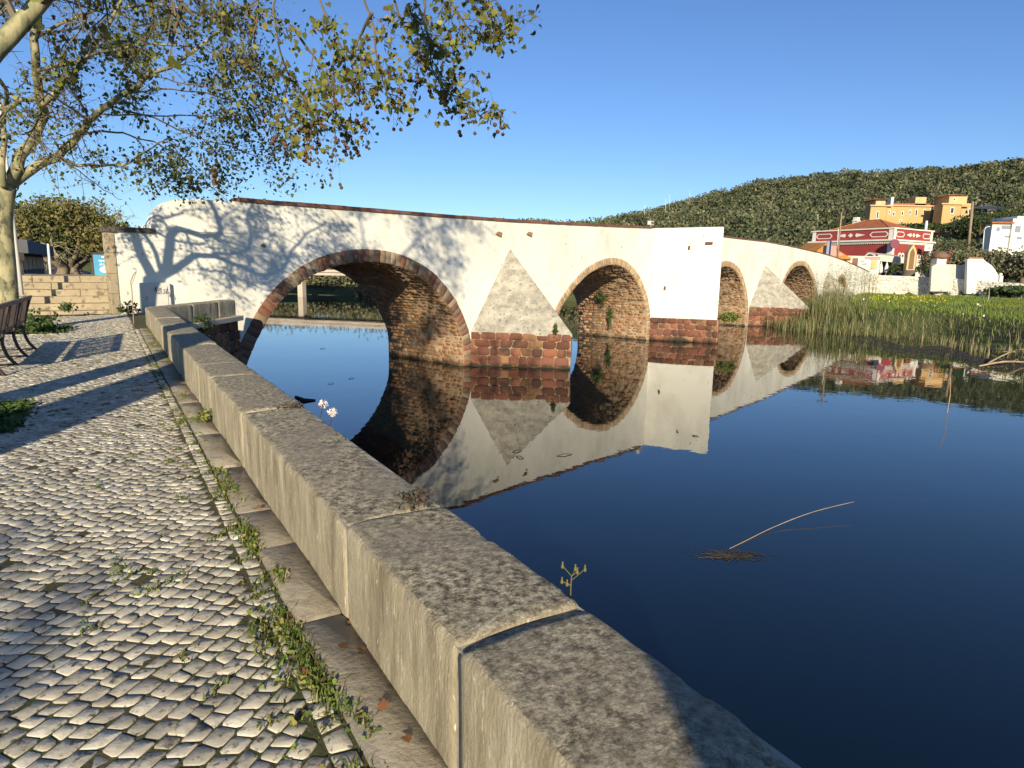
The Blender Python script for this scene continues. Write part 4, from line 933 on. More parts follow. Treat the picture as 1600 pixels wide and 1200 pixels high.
for (px, py, w_, h_) in ((45, 365, 34, 28), (80, 345, 42, 32), (118, 352, 44, 34), (155, 368, 34, 26), (60, 335, 28, 20), (95, 325, 32, 16), (135, 335, 30, 18), (35, 350, 22, 18), (175, 362, 18, 16), (70, 378, 26, 16), (160, 390, 24, 14)):
    for dy in (-1.6, 1.4): cp_.append(cloud_pts(at(px, py, D_+dy), (w_*sc_*1.0, 2.0, h_*sc_), 620, r_, .5, .35))
V, p = leaves(np.concatenate(cp_), .19, QUAD, r_); npmesh('crown', V, p, M['rust'], o)
# dark trees closing the street
for i, (px, D, h, w) in enumerate(((8, 62, 8, 9), (40, 75, 8, 9), (75, 66, 6.5, 8), (150, 70, 7, 9), (185, 62, 6, 8), (112, 85, 8, 10), (-40, 60, 9, 10), (205, 84, 6, 9))):
    b = at(px, 430, D); b[2] = 0
    leafy('street_tree', ['dark round street tree behind the left building', 'tall dark tree behind the street lamp', 'dark tree behind the parked cars', 'dark bushy tree left of the blue poster', 'dark tree partly hidden by the stone pillar', 'dense tree behind the gnarled trunk', 'dark tree at the far left edge of the street', 'low dark tree behind the bridge end'][i], 'tree', b, h, w, M['dkleaf'], 1300, .55, 50+i)
# ------------------------------------------------------------------ the wooded hill (one mass)
r_ = np.random.default_rng(21)
N_ = 9500; a = r_.uniform(-.1, 1.02, N_); t = r_.random(N_)**.85
R_ = ridge(a); foot = np.interp(a, [0, .3, .5, .62, .9], [150, 140, 150, 185, 150]); Y = foot+(R_*1.03-foot)*t; X = a*Y
Z = height(X, Y)
# keep the gardens and buildings clear
def clear(x, y, cx, cy, rx, ry): return ((x-cx)/rx)**2+((y-cy)/ry)**2 > 1
ok = clear(X, Y, 128, 205, 34, 24) & clear(X, Y, 158, 205, 22, 20) & ((Z > 3) | (Y > 150)) & clear(X, Y, 70, 120, 28, 26)
X, Y, Z = X[ok], Y[ok], Z[ok]; n_ = len(X)
rad = (1.7+3.6*r_.random(n_)**2.2)*(0.8+.25*Y/300); k_ = 110
d = r_.normal(size=(n_, k_, 3)); d /= np.linalg.norm(d, axis=2, keepdims=True); d[:, :, 2] = np.abs(d[:, :, 2])*1.15-.15
P_ = np.stack([X, Y, Z+rad*.5], 1)[:, None, :]+d*rad[:, None, None]*np.array([1, 1, .95])*(0.75+.35*r_.random((n_, k_, 1)))
V, p = leaves(P_.reshape(-1, 3), np.repeat(rad*.215, k_)*r_.uniform(.6, 1.3, n_*k_), QUAD, r_)
struct(npmesh('woodland', V, p, M['wood']), 'stuff', 'dense olive-green woodland covering the hill')
# scrub and low trees along the far bank, one mass seen through the arches
parts = []
for k in range(260):
    t_ = r_.random(); x = -110+170*t_; y0 = np.interp(x, [-110, -95, -58, -33, -8, 16, 37, 60], [152, 142, 119, 110, 107, 101, 86, 86]); y = y0+.8+abs(r_.normal(0, 1))*14
    if x > 26 and y > 84: continue
    z = float(height(np.array([x]), np.array([y]))[0]); h = r_.uniform(1.2, 2.6)+(y-y0)*.06; P = cloud_pts((x, y, z+h*.45), (h*1.3, h*1.1, h*.7), 260, r_, .35, .5)
    parts.append(leaves(P, .5, QUAD, r_))
struct(npmesh('bank_scrub', *merge(parts), M['olive']), 'stuff', 'scrub and low trees crowding the far bank behind the bridge')
# ================================================================== things on the left bank
# bench facing the river
def bench():
    B0 = np.array([-8.62, 11.42]); D = np.array([.50, -.866]); F = np.array([.866, .50])   # D along the bench, F towards the river
    o = thing('park_bench', 'dark slatted bench on curved iron legs at the left edge, beside the plane tree', 'bench', (B0[0]+D[0]*1.2-F[0]*.3, B0[1]+D[1]*1.2-F[1]*.3, 0))
    Lb = 3.3
    def P(u, f, z): p = B0+D*u+F*f; return (p[0], p[1], z)
    for k, u in enumerate((0.05, 1.1, 2.15, 3.2)):
        fr = MB()          # the back stands on the river side, the seat faces away from the water
        fr.tube(spl([P(u, .05, 0), P(u, -.05, .14), P(u, -.10, .32), P(u, -.09, .44), P(u, -.03, .7), P(u, .04, .93)], 4), .024, k=6)
        fr.tube(spl([P(u, -.62, 0), P(u, -.56, .14), P(u, -.55, .3), P(u, -.58, .43)], 4), .024, k=6)
        fr.tube([P(u, -.09, .40), P(u, -.58, .425)], .022, k=6)
        fr.tube(spl([P(u, -.04, .66), P(u, -.25, .69), P(u, -.5, .67), P(u, -.6, .6), P(u, -.57, .5), P(u, -.58, .43)], 4), .018, k=6)
        fr.tube([P(u, .03, .02), P(u, -.6, .02)], .012, k=5)
        fr.build('leg_frame', M['iron'], o, smooth=True)
    for k in range(5):
        m = MB(); m.obox(B0+F*(-.16-.09*k), D, 0, Lb, -.036, .036, .437+.003*k, .466+.003*k); m.build('seat_slat', M['plank'], o, bevel=.006)
    m = MB(); m.extrude([P(0, .0, .90), P(Lb, .0, .90), P(Lb, .02, .965), P(0, .02, .965)], (F[0]*.055, F[1]*.055, 0)); m.build('top_rail', M['sunlit_plank'], o, bevel=.005)
    m = MB(); m.extrude([P(0, -.10, .50), P(Lb, -.10, .50), P(Lb, -.09, .55), P(0, -.09, .55)], (F[0]*.03, F[1]*.03, 0)); m.build('back_rail', M['iron'], o)
    u = .12; k = 0
    while u < Lb-.05:
        m = MB(); wide = .14 if k % 6 == 0 else .028
        m.extrude([P(u-wide/2, -.08, .53), P(u+wide/2, -.08, .53), P(u+wide/2, .01, .92), P(u-wide/2, .01, .92)], (F[0]*.015, F[1]*.015, 0)); m.build('back_slat', M['plank'], o); u += .12 if k % 6 in (0, 5) else .085; k += 1
    return o
bench()
# utility cabinet against the bridge wall with a scribbled tag
s0, _ = wall_sz(217, 470); s1, _ = wall_sz(264, 470)
cb = thing('utility_cabinet', 'white utility cabinet with a black scribbled tag, set against the bridge wall', 'cabinet', tuple(BP((s0+s1)/2, 0, .1)))
mb = MB(); mb.obox(BP(s0, 0, .18)[:2], BD, 0, s1-s0, 0, .16, 0.0, .96); mb.build('frame', M['cabinet'], cb, bevel=.012)
mb = MB(); mb.obox(BP(s0, 0, .20)[:2], BD, .09, s1-s0-.09, 0, .018, .06, .86); mb.build('door', M['cabinet'], cb, bevel=.008)
mb = MB(); mb.obox(BP(s0, 0, .215)[:2], BD, .15, .18, 0, .014, .40, .55); mb.build('handle', M['grey'], cb)
mb = MB()
strokes = [[(0, .02), (.03, .10), (.05, .17), (.06, .03)], [(.02, .08), (.08, .09)], [(.11, .14), (.16, .13), (.11, .05), (.15, .0), (.09, -.02)], [(.19, .16), (.18, .02), (.24, .01)],
           [(.31, .12), (.26, .10), (.31, .05), (.26, -.01)], [(.37, .16), (.33, .0), (.40, .02)], [(.36, .06), (.44, .05), (.41, -.07), (.47, .0), (.45, -.1)], [(.05, .0), (.2, -.03)]]
for st_ in strokes:
    mb.tube([BP(s0+.40+x*1.05, .66+y*1.1-.15*x, .222) for x, y in st_], .0075, k=4)
mb.build('graffiti', M['ink'], cb)
# bent thin rod
rd = thing('bent_rod', 'thin bent metal rod standing at the edge of the paving before the cabinet', 'rod', (gz(208, 506)[0], gz(208, 506)[1], 0))
g0 = gz(209, 506); mb = MB(); D_r = g0[1]
mb.tube([g0, at(206, 452, D_r), at(204, 441, D_r)], .012, k=5); mb.tube([at(204, 441, D_r), at(208, 430, D_r), at(213, 424, D_r)], .012, k=5); mb.tube([at(206, 445, D_r), at(213, 425, D_r)], .006, k=4)
mb.build('rod', M['wpole'], rd)
# flag pole on the bridge behind the wall, with a sign
pb_ = BP(-15.6, 3.0, -1.2); D_p = pb_[1]
so = thing('sign_post', 'tall pole with a narrow rusty sign board rising behind the bridge parapet', 'sign post', (pb_[0], pb_[1], 2.8))
b0 = at(342, 318, D_p); t0 = at(338, 262, D_p)
mb = MB(); mb.tube([(b0[0], D_p, 2.7), (t0[0], D_p, t0[2]+.1)], .03, k=7); mb.build('pole', M['pole'], so)
mb = MB(); c_ = at(336, 275, D_p); mb.box(c_[0]-.08, c_[0]+.06, D_p-.09, D_p-.05, c_[2]-.32, c_[2]+.28); mb.build('board', M['brown'], so)
# lamp posts
lp = thing('lamp_post', 'slim white lamp post rising beside the plane tree trunk at the head of the stairs', 'lamp post', (at(34, 458, 18.6)[0], 18.6, 1.1))
mb = MB(); a = at(34, 460, 18.6); tp = a+np.array([0, 0, 7.5]); mb.tube([a, tp], [.055, .035], k=8); mb.build('pole', M['ppaint'], lp, smooth=True)
mb = MB(); mb.tube([tp, tp+[.3, .1, .12], tp+[.8, .2, .1]], .03, k=6); mb.build('arm', M['ppaint'], lp); mb = MB(); mb.ball(tp+[.95, .22, .08], .16, 10, 6, (1, 1, .5)); mb.build('lamp_head', M['grey'], lp)
p2 = thing('bollard_post', 'pale leaning post in front of the parked cars, head of the stairs', 'post', (at(80, 432, 26)[0], 26, 1.1))
mb = MB(); mb.tube([at(80, 440, 26), at(75, 381, 26.2)], .045, k=8); mb.build('post', M['ppaint'], p2, smooth=True)
p3 = thing('street_lamp', 'double-headed white street lamp with flat oval heads beyond the low building', 'street lamp', (at(57, 440, 40)[0], 40, 1.1))
mb = MB(); a = at(57, 440, 40); tpp = at(55, 395, 40); mb.tube([(tpp[0], 40, 1.0), tpp], .12, k=8); mb.build('pole', M['ppaint'], p3, smooth=True)
for sx in (-1, 1):
    mb = MB(); c_ = tpp+np.array([sx*.32, 0, .12]); mb.lathe(c_, [(.05, -.12), (.34, -.08), (.36, .0), (.3, .05)], 14); mb.lathe(c_+[0, 0, .38], [(.3, -.06), (.36, 0), (.34, .06), (.05, .1)], 14); mb.build('lamp_head', M['ppaint'], p3, smooth=True)
# low building with a row of windows behind the plane tree
bl = thing('low_building', 'low dark-roofed building with a row of bright windows behind the plane tree', 'building', (at(45, 425, 34)[0], 34, 1.1))
q0 = at(26, 425, 27)[:2]; q1 = at(70, 425, 37)[:2]; dd = q1-q0; Lq = np.hypot(*dd)
mb = MB(); mb.obox(q0, dd, 0, Lq, 0, 5, 0, 1.9); mb.build('wall', M['dcoping'], bl)
mb = MB(); mb.obox(q0, dd, -.3, Lq+.3, -.5, 5.3, 1.903, 2.45); mb.build('roof', mat('slate', (.09, .1, .11), (.12, .12, .13), 1, .8), bl)
for k in range(6):
    mb = MB(); u = .5+k*(Lq-.8)/6; mb.obox(q0, dd, u, u+(Lq-.8)/6-.28, -.03, .0, 1.2, 1.8); mb.build('window', M['ochret'], bl)
pw = thing('gate_pillar', 'pale square stone post between the plane tree and the low building', 'pillar', (at(28, 430, 20)[0], 20, 1.1))
mb = MB(); c_ = at(28, 430, 20.5); mb.box(c_[0]-.13, c_[0]+.13, 20.3, 20.6, 1.0, at(26, 407, 20.5)[2]); mb.build('shaft', M['step'], pw, bevel=.01); mb = MB(); mb.box(c_[0]-.2, c_[0]+.16, 20.25, 20.65, at(26, 407, 20.5)[2]+.003, at(25, 394, 20.5)[2]); mb.build('cap', M['step'], pw, bevel=.01)
# parked cars
def car(c, rz, label):
    o = thing('parked_car', label, 'car', (c[0], c[1], 0.02), rz, 'cars parked on the street')
    cs, sn = math.cos(rz), math.sin(rz)
    def W(x, y, z): return (c[0]+x*cs-y*sn, c[1]+x*sn+y*cs, 0.02+z)
    prof = [(-2.1, .35), (-2.1, .75), (-1.95, .92), (-1.5, 1.0), (-.95, 1.42), (.45, 1.46), (1.1, 1.0), (1.85, .88), (2.1, .7), (2.1, .35)]
    mb = MB(); pts = [W(x, -.85, z) for x, z in prof]; mb.extrude(pts, np.array(W(0, .85, 0))-np.array(W(0, -.85, 0))); mb.build('body', M['carp'], o, bevel=.05)
    for y in (-.862, .862):
        mb = MB(); mb.extrude([W(-1.35, y, 1.02), W(.92, y, 1.02), W(.4, y, 1.38), W(-.88, y, 1.36)], np.array(W(0, .01, 0))-np.array(W(0, 0, 0))); mb.build('side_window', M['glass'], o)
    mb = MB(); mb.extrude([W(1.12, -.7, 1.01), W(1.12, .7, 1.01), W(.52, .62, 1.42), W(.52, -.62, 1.42)], np.array(W(.03, 0, .03))-np.array(W(0, 0, 0))); mb.build('windscreen', M['glass'], o)
    for x in (-1.3, 1.3):
        for y in (-.86, .86):
            mb = MB(); mb.tube([W(x, y-.09, .32), W(x, y+.09, .32)], .32, k=14); w_ = mb.build('wheel', M['rubber'], o)
            mb = MB(); mb.tube([W(x, y-.10, .32), W(x, y+.10, .32)], .18, k=10); h_ = mb.build('rim', M['pole'], None); h_.parent = w_
    for y in (-.6, .6):
        mb = MB(); mb.ball(W(2.06, y, .72), .11, 8, 6); mb.build('headlight', M['ppaint'], o)
        mb = MB(); mb.ball(W(-2.06, y, .78), .09, 8, 6); mb.build('tail_light', M['mauve'], o)
a = at(66, 428, 52); car(a, 1.9, 'dark parked car showing its lit headlamps beside the low building')
a = at(88, 428, 49); car(a, .15, 'dark parked car seen side-on left of the gnarled tree')
# poster stand
po = thing('poster_stand', 'blue advertising poster with white words and a speech bubble, by the stone pillar', 'poster', (at(160, 432, 22)[0], 22, 1.1))
Dp = 22.0; x0 = at(147, 415, Dp)[0]; x1 = at(178, 415, Dp)[0]; zt = at(160, 398, Dp)[2]; zb = 1.12
mb = MB(); mb.box(x0-.06, x1+.06, Dp, Dp+.16, zb-.02, zt+.08); mb.build('frame', M['iron'], po, bevel=.01)
mb = MB(); mb.box(x0, x1, Dp-.012, Dp-.002, zb, zt-.0); mb.build('poster', M['blue'], po)
W_ = x1-x0; H_ = zt-zb
mb = MB(); mb.box(x0+W_*.42, x0+W_*.75, Dp-.018, Dp-.014, zt-H_*.13, zt-H_*.08)
mb.build('header_strip', M['pwhite'], po)
def text(body, loc, size, rot, m, parent, name='lettering', ext=.002):
    cu = bpy.data.curves.new(name, 'FONT'); cu.body = body; cu.size = size; cu.extrude = ext; cu.align_x = 'CENTER'; cu.offset = size*.02
    tmp = bpy.data.objects.new('tmp', cu); C.objects.link(tmp); dg = bpy.context.evaluated_depsgraph_get()
    me = bpy.data.meshes.new_from_object(tmp.evaluated_get(dg)); bpy.data.objects.remove(tmp)
    me.transform(Matrix.Translation(Vector(loc)) @ rot); me.materials.clear(); me.materials.append(m)
    o = bpy.data.objects.new(name, me); C.objects.link(o); setp(o, parent); return o
RX = Matrix.Rotation(math.radians(90), 4, 'X')
text('VERMELHO?', (x0+W_*.55, Dp-.016, zt-H_*.33), H_*.12, RX @ Matrix.Scale(.86, 4, (1, 0, 0)), M['pwhite'], po)
text('JÁ LEU?', (x0+W_*.56, Dp-.016, zt-H_*.50), H_*.15, RX, M['pwhite'], po)
mb = MB(); cx, cz = x0+W_*.58, zt-H_*.70
pts = [(cx+W_*.30*math.cos(t), Dp-.018, cz+H_*.15*math.sin(t)) for t in np.linspace(0, 2*math.pi, 24, endpoint=False)]; mb.extrude(pts, (0, .005, 0))
mb.extrude([(cx+W_*.1, Dp-.0175, cz-H_*.12), (cx+W_*.32, Dp-.0175, cz-H_*.2), (cx+W_*.27, Dp-.0175, cz-H_*.05)], (0, .004, 0)); mb.build('speech_bubble', M['pwhite'], po)
mb = MB()
for k in range(4): mb.tube([(cx-W_*.14+k*W_*.07, Dp-.022, cz-.015), (cx-W_*.11+k*W_*.07, Dp-.022, cz+.03), (cx-W_*.08+k*W_*.07, Dp-.022, cz-.01)], .006, k=4)
mb.build('scribble', M['mauve'], po)
# ------------------------------------------------------------------ plants and litter by the parapet
def blob(name, pts, size, m, shape=LEAF5, parent=None, seed=1): V, p = leaves(pts, size, shape, np.random.default_rng(seed)); return npmesh(name, V, p, m, parent)
wr = np.random.default_rng(4); parts = []
def tuft(px, py, n, rad, hh, w=.006, kind=0):
    c_ = gz(px, py); a = wr.random(n)*6.28; rr = rad*np.sqrt(wr.random(n)); along = wr.normal(0, rad, n)
    P = np.stack([c_[0]+np.cos(a)*rr*.4+QD[0]*along, c_[1]+np.sin(a)*rr*.4+QD[1]*along, np.zeros(n)], 1)
    parts.append(blades(P, hh*wr.uniform(.4, 1.2, n), np.full(n, w), .9, wr))
    m_ = n//2; P2 = P[:m_]+np.stack([wr.normal(0, .02, m_), wr.normal(0, .02, m_), wr.uniform(.003, hh*.35, m_)], 1)
    parts.append(leaves(P2, .018+.01*wr.random(), LEAF5, wr))
for px, py, n, rad, hh in ((490, 1050, 260, .08, .05), (465, 1010, 200, .08, .035), (508, 1085, 150, .07, .04), (455, 985, 160, .09, .035), (440, 905, 110, .05, .06), (430, 1010, 120, .12, .03), (560, 1120, 90, .06, .04),
                           (385, 835, 200, .08, .05), (395, 860, 120, .06, .04), (357, 765, 130, .10, .05), (345, 740, 80, .1, .04), (330, 700, 80, .12, .04), (300, 655, 90, .14, .05), (285, 620, 120, .16, .05), (272, 590, 120, .2, .05),
                           (262, 560, 160, .25, .06), (245, 540, 260, .35, .12), (240, 520, 260, .35, .12), (235, 505, 120, .3, .1), (320, 690, 60, .1, .04), (420, 950, 60, .15, .02), (500, 1180, 60, .15, .025), (120, 480, 0, .1, .1)):
    if n: tuft(px+wr.normal(0, 6)*(py > 800), py, int(n*.8), rad*1.25, hh*.8)
for k in range(120):
    y__ = wr.uniform(.9, 11); l__ = -.22-abs(wr.normal(0, .07)) if k % 3 else -.3-abs(wr.normal(0, .5)); c__ = np.array([qx(y__)+l__/.846, y__, 0])
    P = c__+np.stack([wr.normal(0, .02, 16), wr.normal(0, .03, 16), np.zeros(16)], 1); parts.append(blades(P, .03*wr.uniform(.4, 1.3, 16), np.full(16, .005), 1.1, wr)); parts.append(leaves(P[:6]+[0, 0, .006], .016, LEAF5, wr))
# moss and small weeds squeezed between the setts
n = 2600; y_ = wr.uniform(.8, 9, n); la = -.3-np.abs(wr.normal(0, .35, n)); x_ = qx(y_)+la/.846; P = np.stack([x_, y_, wr.uniform(-.016, -.001, n)], 1)
parts.append(leaves(P, .012, QUAD, wr))
V, p = merge(parts); struct(npmesh('kerb_weeds', V, p, M['weed']), 'stuff', 'grass and weeds sprouting along the joint between setts and slabs')
# green cover in the tree pits
for (px, py), h, hh, nn in ((PITS[0][0], .8, .16, 5200), (PITS[1][0], .9, .22, 1500)):
    u = wr.uniform(-h, h, nn); v = wr.uniform(-h, h, nn); edge = np.maximum(np.abs(u), np.abs(v))/h
    k = wr.random(nn) > (edge**6)*.5
    P = np.array([px, py])+u[:, None]*QN+v[:, None]*QD; hgt = hh*(.3+.7*wr.random(nn))*(1.1-edge*.7)*(.6+.4*np.sin(u*5)*np.cos(v*4))
    P = np.concatenate([P, hgt[:, None]*wr.random((nn, 1))], 1)[k]
    V, p = leaves(P, .05, LEAF5, wr); struct(npmesh('pit_groundcover', V, p, M['ivy']), 'stuff', 'low green ground cover filling the tree pit')
def small_plant(name, label, cat, c, n, rad, h, m, seed, stemm='weed', size=.03, shape=LEAF5):
    r = np.random.default_rng(seed); o = thing(name, label, cat, tuple(c)); mb = MB(); P = []
    for i in range(n):
        a = r.random()*6.28; l = rad*r.random()**.6; tip = np.array(c)+[math.cos(a)*l, math.sin(a)*l, h*(.4+.7*r.random())*(1-.4*l/rad)]
        mb.tube([c, (np.array(c)+tip)/2+[0, 0, h*.15], tip], .0022, k=3, cap=False)
        for t in (.5, .7, .85, 1.): P.append(np.array(c)*(1-t)+tip*t+r.normal(0, .008, 3))
    mb.build('stem', M[stemm], o); V, p = leaves(np.array(P), size, shape, r); npmesh('leaf', V, p, m, o); return o
small_plant('stonecrop', 'reddish-green weed growing from a joint on top of the parapet', 'plant', gz(648, 790, .45), 46, .10, .09, M['purple'], 3, 'purple', .017)
small_plant('stonecrop', 'flat brown moss cushion in the parapet joint nearer the bridge', 'plant', gz(455, 636, .45), 26, .12, .02, M['purple'], 5, 'purple', .02)
small_plant('flowering_weed', 'upright green weed with tiny white flowers against the foot of the parapet', 'plant', gz(322, 662, 0), 26, .08, .2, M['weed'], 7, 'weed', .025)
small_plant('leafy_weed', 'dark weed with broad leaves growing on the lowest step', 'plant', gz(108, 489, .12), 22, .35, .35, M['ivy'], 9, 'weed', .08)
small_plant('leafy_weed', 'green weed at the foot of the bridge wall beside the bent rod', 'plant', gz(200, 492, 0), 26, .4, .45, M['ivy'], 10, 'weed', .08)
small_plant('leafy_weed', 'bushy weed at the edge of the far tree pit, beside the bench leg', 'plant', gz(58, 520, 0), 50, .55, .55, M['ivy'], 11, 'weed', .09)
# plants rooted on the water side of the parapet
def bud_plant():
    c_ = gz(882, 925, .42)+np.array([QN[0]*.03, QN[1]*.03, -.02]); Dq = c_[1]
    o = thing('thistle_stem', 'pale green stem with five closed flower buds leaning out over the dark water', 'plant', tuple(c_)); mb = MB(); bd = MB()
    root = at(892, 916, Dq); f1 = at(893, 900, Dq)
    mb.tube([root-[0, 0, .1], root, f1], .0022, k=5)
    for (x, y), (bx_, by_) in (((893, 900), (879, 884)), ((893, 901), (899, 888)), ((894, 906), (914, 889)), ((892, 915), (878, 908)), ((892, 915), (886, 910)), ((893, 900), (902, 893))):
        tip = at(bx_, by_, Dq); mb.tube([at(x, y, Dq), tip], .0015, k=4)
    mb.build('stem', M['weed'], o)
    for bx_, by_ in ((879, 884), (899, 888), (914, 889), (878, 908), (886, 912), (902, 893)):
        tip = at(bx_, by_, Dq); b_ = MB(); b_.lathe(tip-[0, 0, .006], [(.001, -.006), (.0062, -.001), (.0058, .005), (.0035, .011), (.0026, .017), (.0035, .022)], 8); b_.build('bud', M['weed'], o, smooth=True)
bud_plant()
for k, (px, py, lab) in enumerate(((505, 633, 'pale dried flower head beyond the parapet edge, the taller one'), (520, 645, 'pale dried flower head beyond the parapet edge, nearer the camera'))):
    Dq = gz(px-5, py+25, .42)[1]+.05; c_ = at(px, py, Dq); o = thing('flower_head', lab, 'flower', tuple(c_-[0, 0, .2])); mb = MB(); mb.tube([at(px-8, py+30, Dq), at(px-3, py+14, Dq), c_], .004, k=5); mb.build('stem', M['purple'], o)
    r = np.random.default_rng(k); P = cloud_pts(c_+[0, 0, .005], (.028, .028, .028), 70, r, .1, .8); V, p = leaves(P, .014, LEAF5, r); npmesh('petals', V, p, M['flower'], o)
# fallen leaves
lf = None
for k, (px, py) in enumerate(((308, 652), (397, 797), (404, 795), (482, 880), (487, 876), (548, 972), (552, 968), (470, 1046), (560, 1022), (568, 1020), (410, 735), (535, 1015), (450, 962), (600, 1110), (640, 1160), (505, 1068), (480, 1055), (378, 722), (355, 690))):
    c_ = gz(px, py, .012)
    if lf is None:
        V, p = leaves(np.zeros((1, 3)), np.array([.05]), LOBED, np.random.default_rng(2), np.array([[1, 0, .15]]), np.array([[0, 1, .25]]), .5); lf = npmesh('fallen_leaf', V, p, M['dead']); tag(lf, 'curled brown plane leaf lying among the slabs and weeds by the parapet', 'leaf', 'fallen leaves'); o = lf
    else: o = lf.copy(); C.objects.link(o)
    o.location = (c_[0], c_[1], .018); o.rotation_euler = (wr.normal(0, .4), wr.normal(0, .4), wr.random()*6.28); o.scale = (wr.uniform(.35, .8),)*3
# ------------------------------------------------------------------ floating things
ot = thing('floating_cane', 'long pale cane slanting out of the dark water', 'cane', tuple(gz(1145, 860, WZ)))
a = gz(1140, 858, WZ); b = at(1334, 784, gz(1300, 830, WZ)[1]); 
b = gz(1334, 784, WZ+.25); mid = gz(1210, 823, WZ+.05)
mb = MB(); mb.tube(spl([a+[0, 0, .01], gz(1165, 845, WZ+.01), mid, gz(1270, 800, WZ+.17), b], 4), [.007]*4+[.008]*4+[.007]*4+[.006]*4+[.003], k=5); mb.build('cane', M['dry'], ot)
r = np.random.default_rng(5); c_ = gz(1140, 868, WZ); n = 420; P = np.stack([c_[0]+r.normal(0, .28, n), c_[1]+r.normal(0, .10, n), np.full(n, WZ+.006)], 1)
mb = MB()
for k in range(60):
    an = r.random()*6.28; l = r.uniform(.1, .45); q0 = c_+[r.normal(0, .12), r.normal(0, .06), .008]; mb.tube([q0, q0+[math.cos(an)*l*.5, math.sin(an)*l*.3, .01], q0+[math.cos(an)*l, math.sin(an)*l*.5, 0]], .004, k=3)
rf = thing('weed_raft', 'small dark raft of rotting weed floating at the foot of the slanting cane', 'debris', tuple(c_)); mb.build('stalks', M['scum'], rf)
V, p = leaves(P, .04, QUAD, r, np.tile([1.0, .1, 0], (n, 1)), np.tile([-.1, 1.0, .05], (n, 1))); npmesh('rotting_leaves', V, p, M['scum'], rf)
for k, (l, lab) in enumerate((([(462, 620), (475, 626), (493, 625)], 'dark driftwood stick floating just beyond the parapet'), ([(1168, 650), (1180, 655)], ''))):
    if not lab: continue
    P = [gz(x, y, WZ+.02) for x, y in l]; o = thing('driftwood', lab, 'driftwood', tuple(P[1])); mb = MB(); mb.tube(P, [.05, .09, .03], k=7); mb.build('stick', M['scum'], o)
for k, (x, y) in enumerate(((801, 706), (818, 716), (500, 545), (512, 600), (640, 650), (545, 592), (870, 712))):
    c_ = gz(x, y, WZ+.01); o = MB(); L_ = .25+.2*r.random(); an = r.random()*3; o.tube([c_, c_+[math.cos(an)*L_*.5, math.sin(an)*L_*.5, .03], c_+[math.cos(an)*L_, math.sin(an)*L_, .0]], .012, k=4)
    tag(o.build('floating_twig', M['scum']), 'short dark twig drifting on the still water near the bridge', 'twig', 'drifting twigs')
for k, (x0_, y0_, x1_, y1_, lab) in enumerate(((1310, 560, 1312, 545, 'thin stake standing in the water before the reeds, left one'), (1480, 645, 1485, 590, 'crooked pale stake standing in the open water near the right edge'))):
    a = gz(x0_, y0_, WZ); b = at(x1_, y1_, a[1]); o = thing('stake', lab, 'stake', tuple(a)); mb = MB(); mb.tube([a-[0, 0, .2], (a+b)/2+[.05, 0, 0], b], .014, k=5); mb.build('stick', M['dry'], o)
# ================================================================== right bank
def hz(x, y): return float(height(np.array([float(x)]), np.array([float(y)]))[0])
rr_ = np.random.default_rng(12)
# embankment wall, whitewashed rubble
em = thing('embankment_wall', 'long whitewashed rubble embankment wall carrying the road beyond the bridge', 'wall', (60, 91, -1))
E2 = [(51.5, 95.6), (56, 93.6), (60, 91), (67, 83.5), (74, 77.5), (84, 69.5), (110, 52)]
zt_ = [1.75, 1.65, 1.5, .85, .45, .2, .1]
mb = MB()
for (a, b, za, zb_) in zip(E2[:-1], E2[1:], zt_[:-1], zt_[1:]):
    a = np.array(a, float); b = np.array(b, float); d = (b-a)/np.hypot(*(b-a)); nrm = np.array([d[1], -d[0]]); bk = -nrm*.6
    mb.prism([a, b, b+bk, a+bk], -3.2, [za, zb_, zb_, za])
    q = courses(-1.9, max(za, zb_), 0, np.hypot(*(b-a)), .30, (.3, .8), jit=.35, r=rr_)
    P3 = np.stack([a[0]+d[0]*q[..., 1]+nrm[0]*.01, a[1]+d[1]*q[..., 1]+nrm[1]*.01, np.minimum(q[..., 0], za+(zb_-za)*q[..., 1]/np.hypot(*(b-a))-.02)], -1)
    V, p = stones(P3, np.tile([nrm[0], nrm[1], 0], (len(q), 1)), rr_.normal(.02, .03, len(q)), depth=.05, bev=.05, gap=.02, rough=.02, r=None) if False else stones(P3, np.tile([nrm[0], nrm[1], 0], (len(q), 1)), rr_.normal(.02, .03, len(q)), depth=.05, bev=.05, gap=.02, rough=.02)
    npmesh('rubble_facing', V, p, M['rubblew'], em)
mb.build('core', M['rubblew'], em)
mb = MB()
rl = [(x, y, z) for (x, y), z in zip(E2, zt_)]
back = [(x-6*.0+3.5, y+9, z) for x, y, z in rl]
vs = [(x+.1, y+.4, z-.03) for x, y, z in rl]+[(x, y, z-.03) for x, y, z in back]; n = len(rl)
mb.add(vs, [(i, i+1, n+i+1, n+i) for i in range(n-1)]); struct(mb.build('road', M['asph']), label='road running along the top of the embankment')
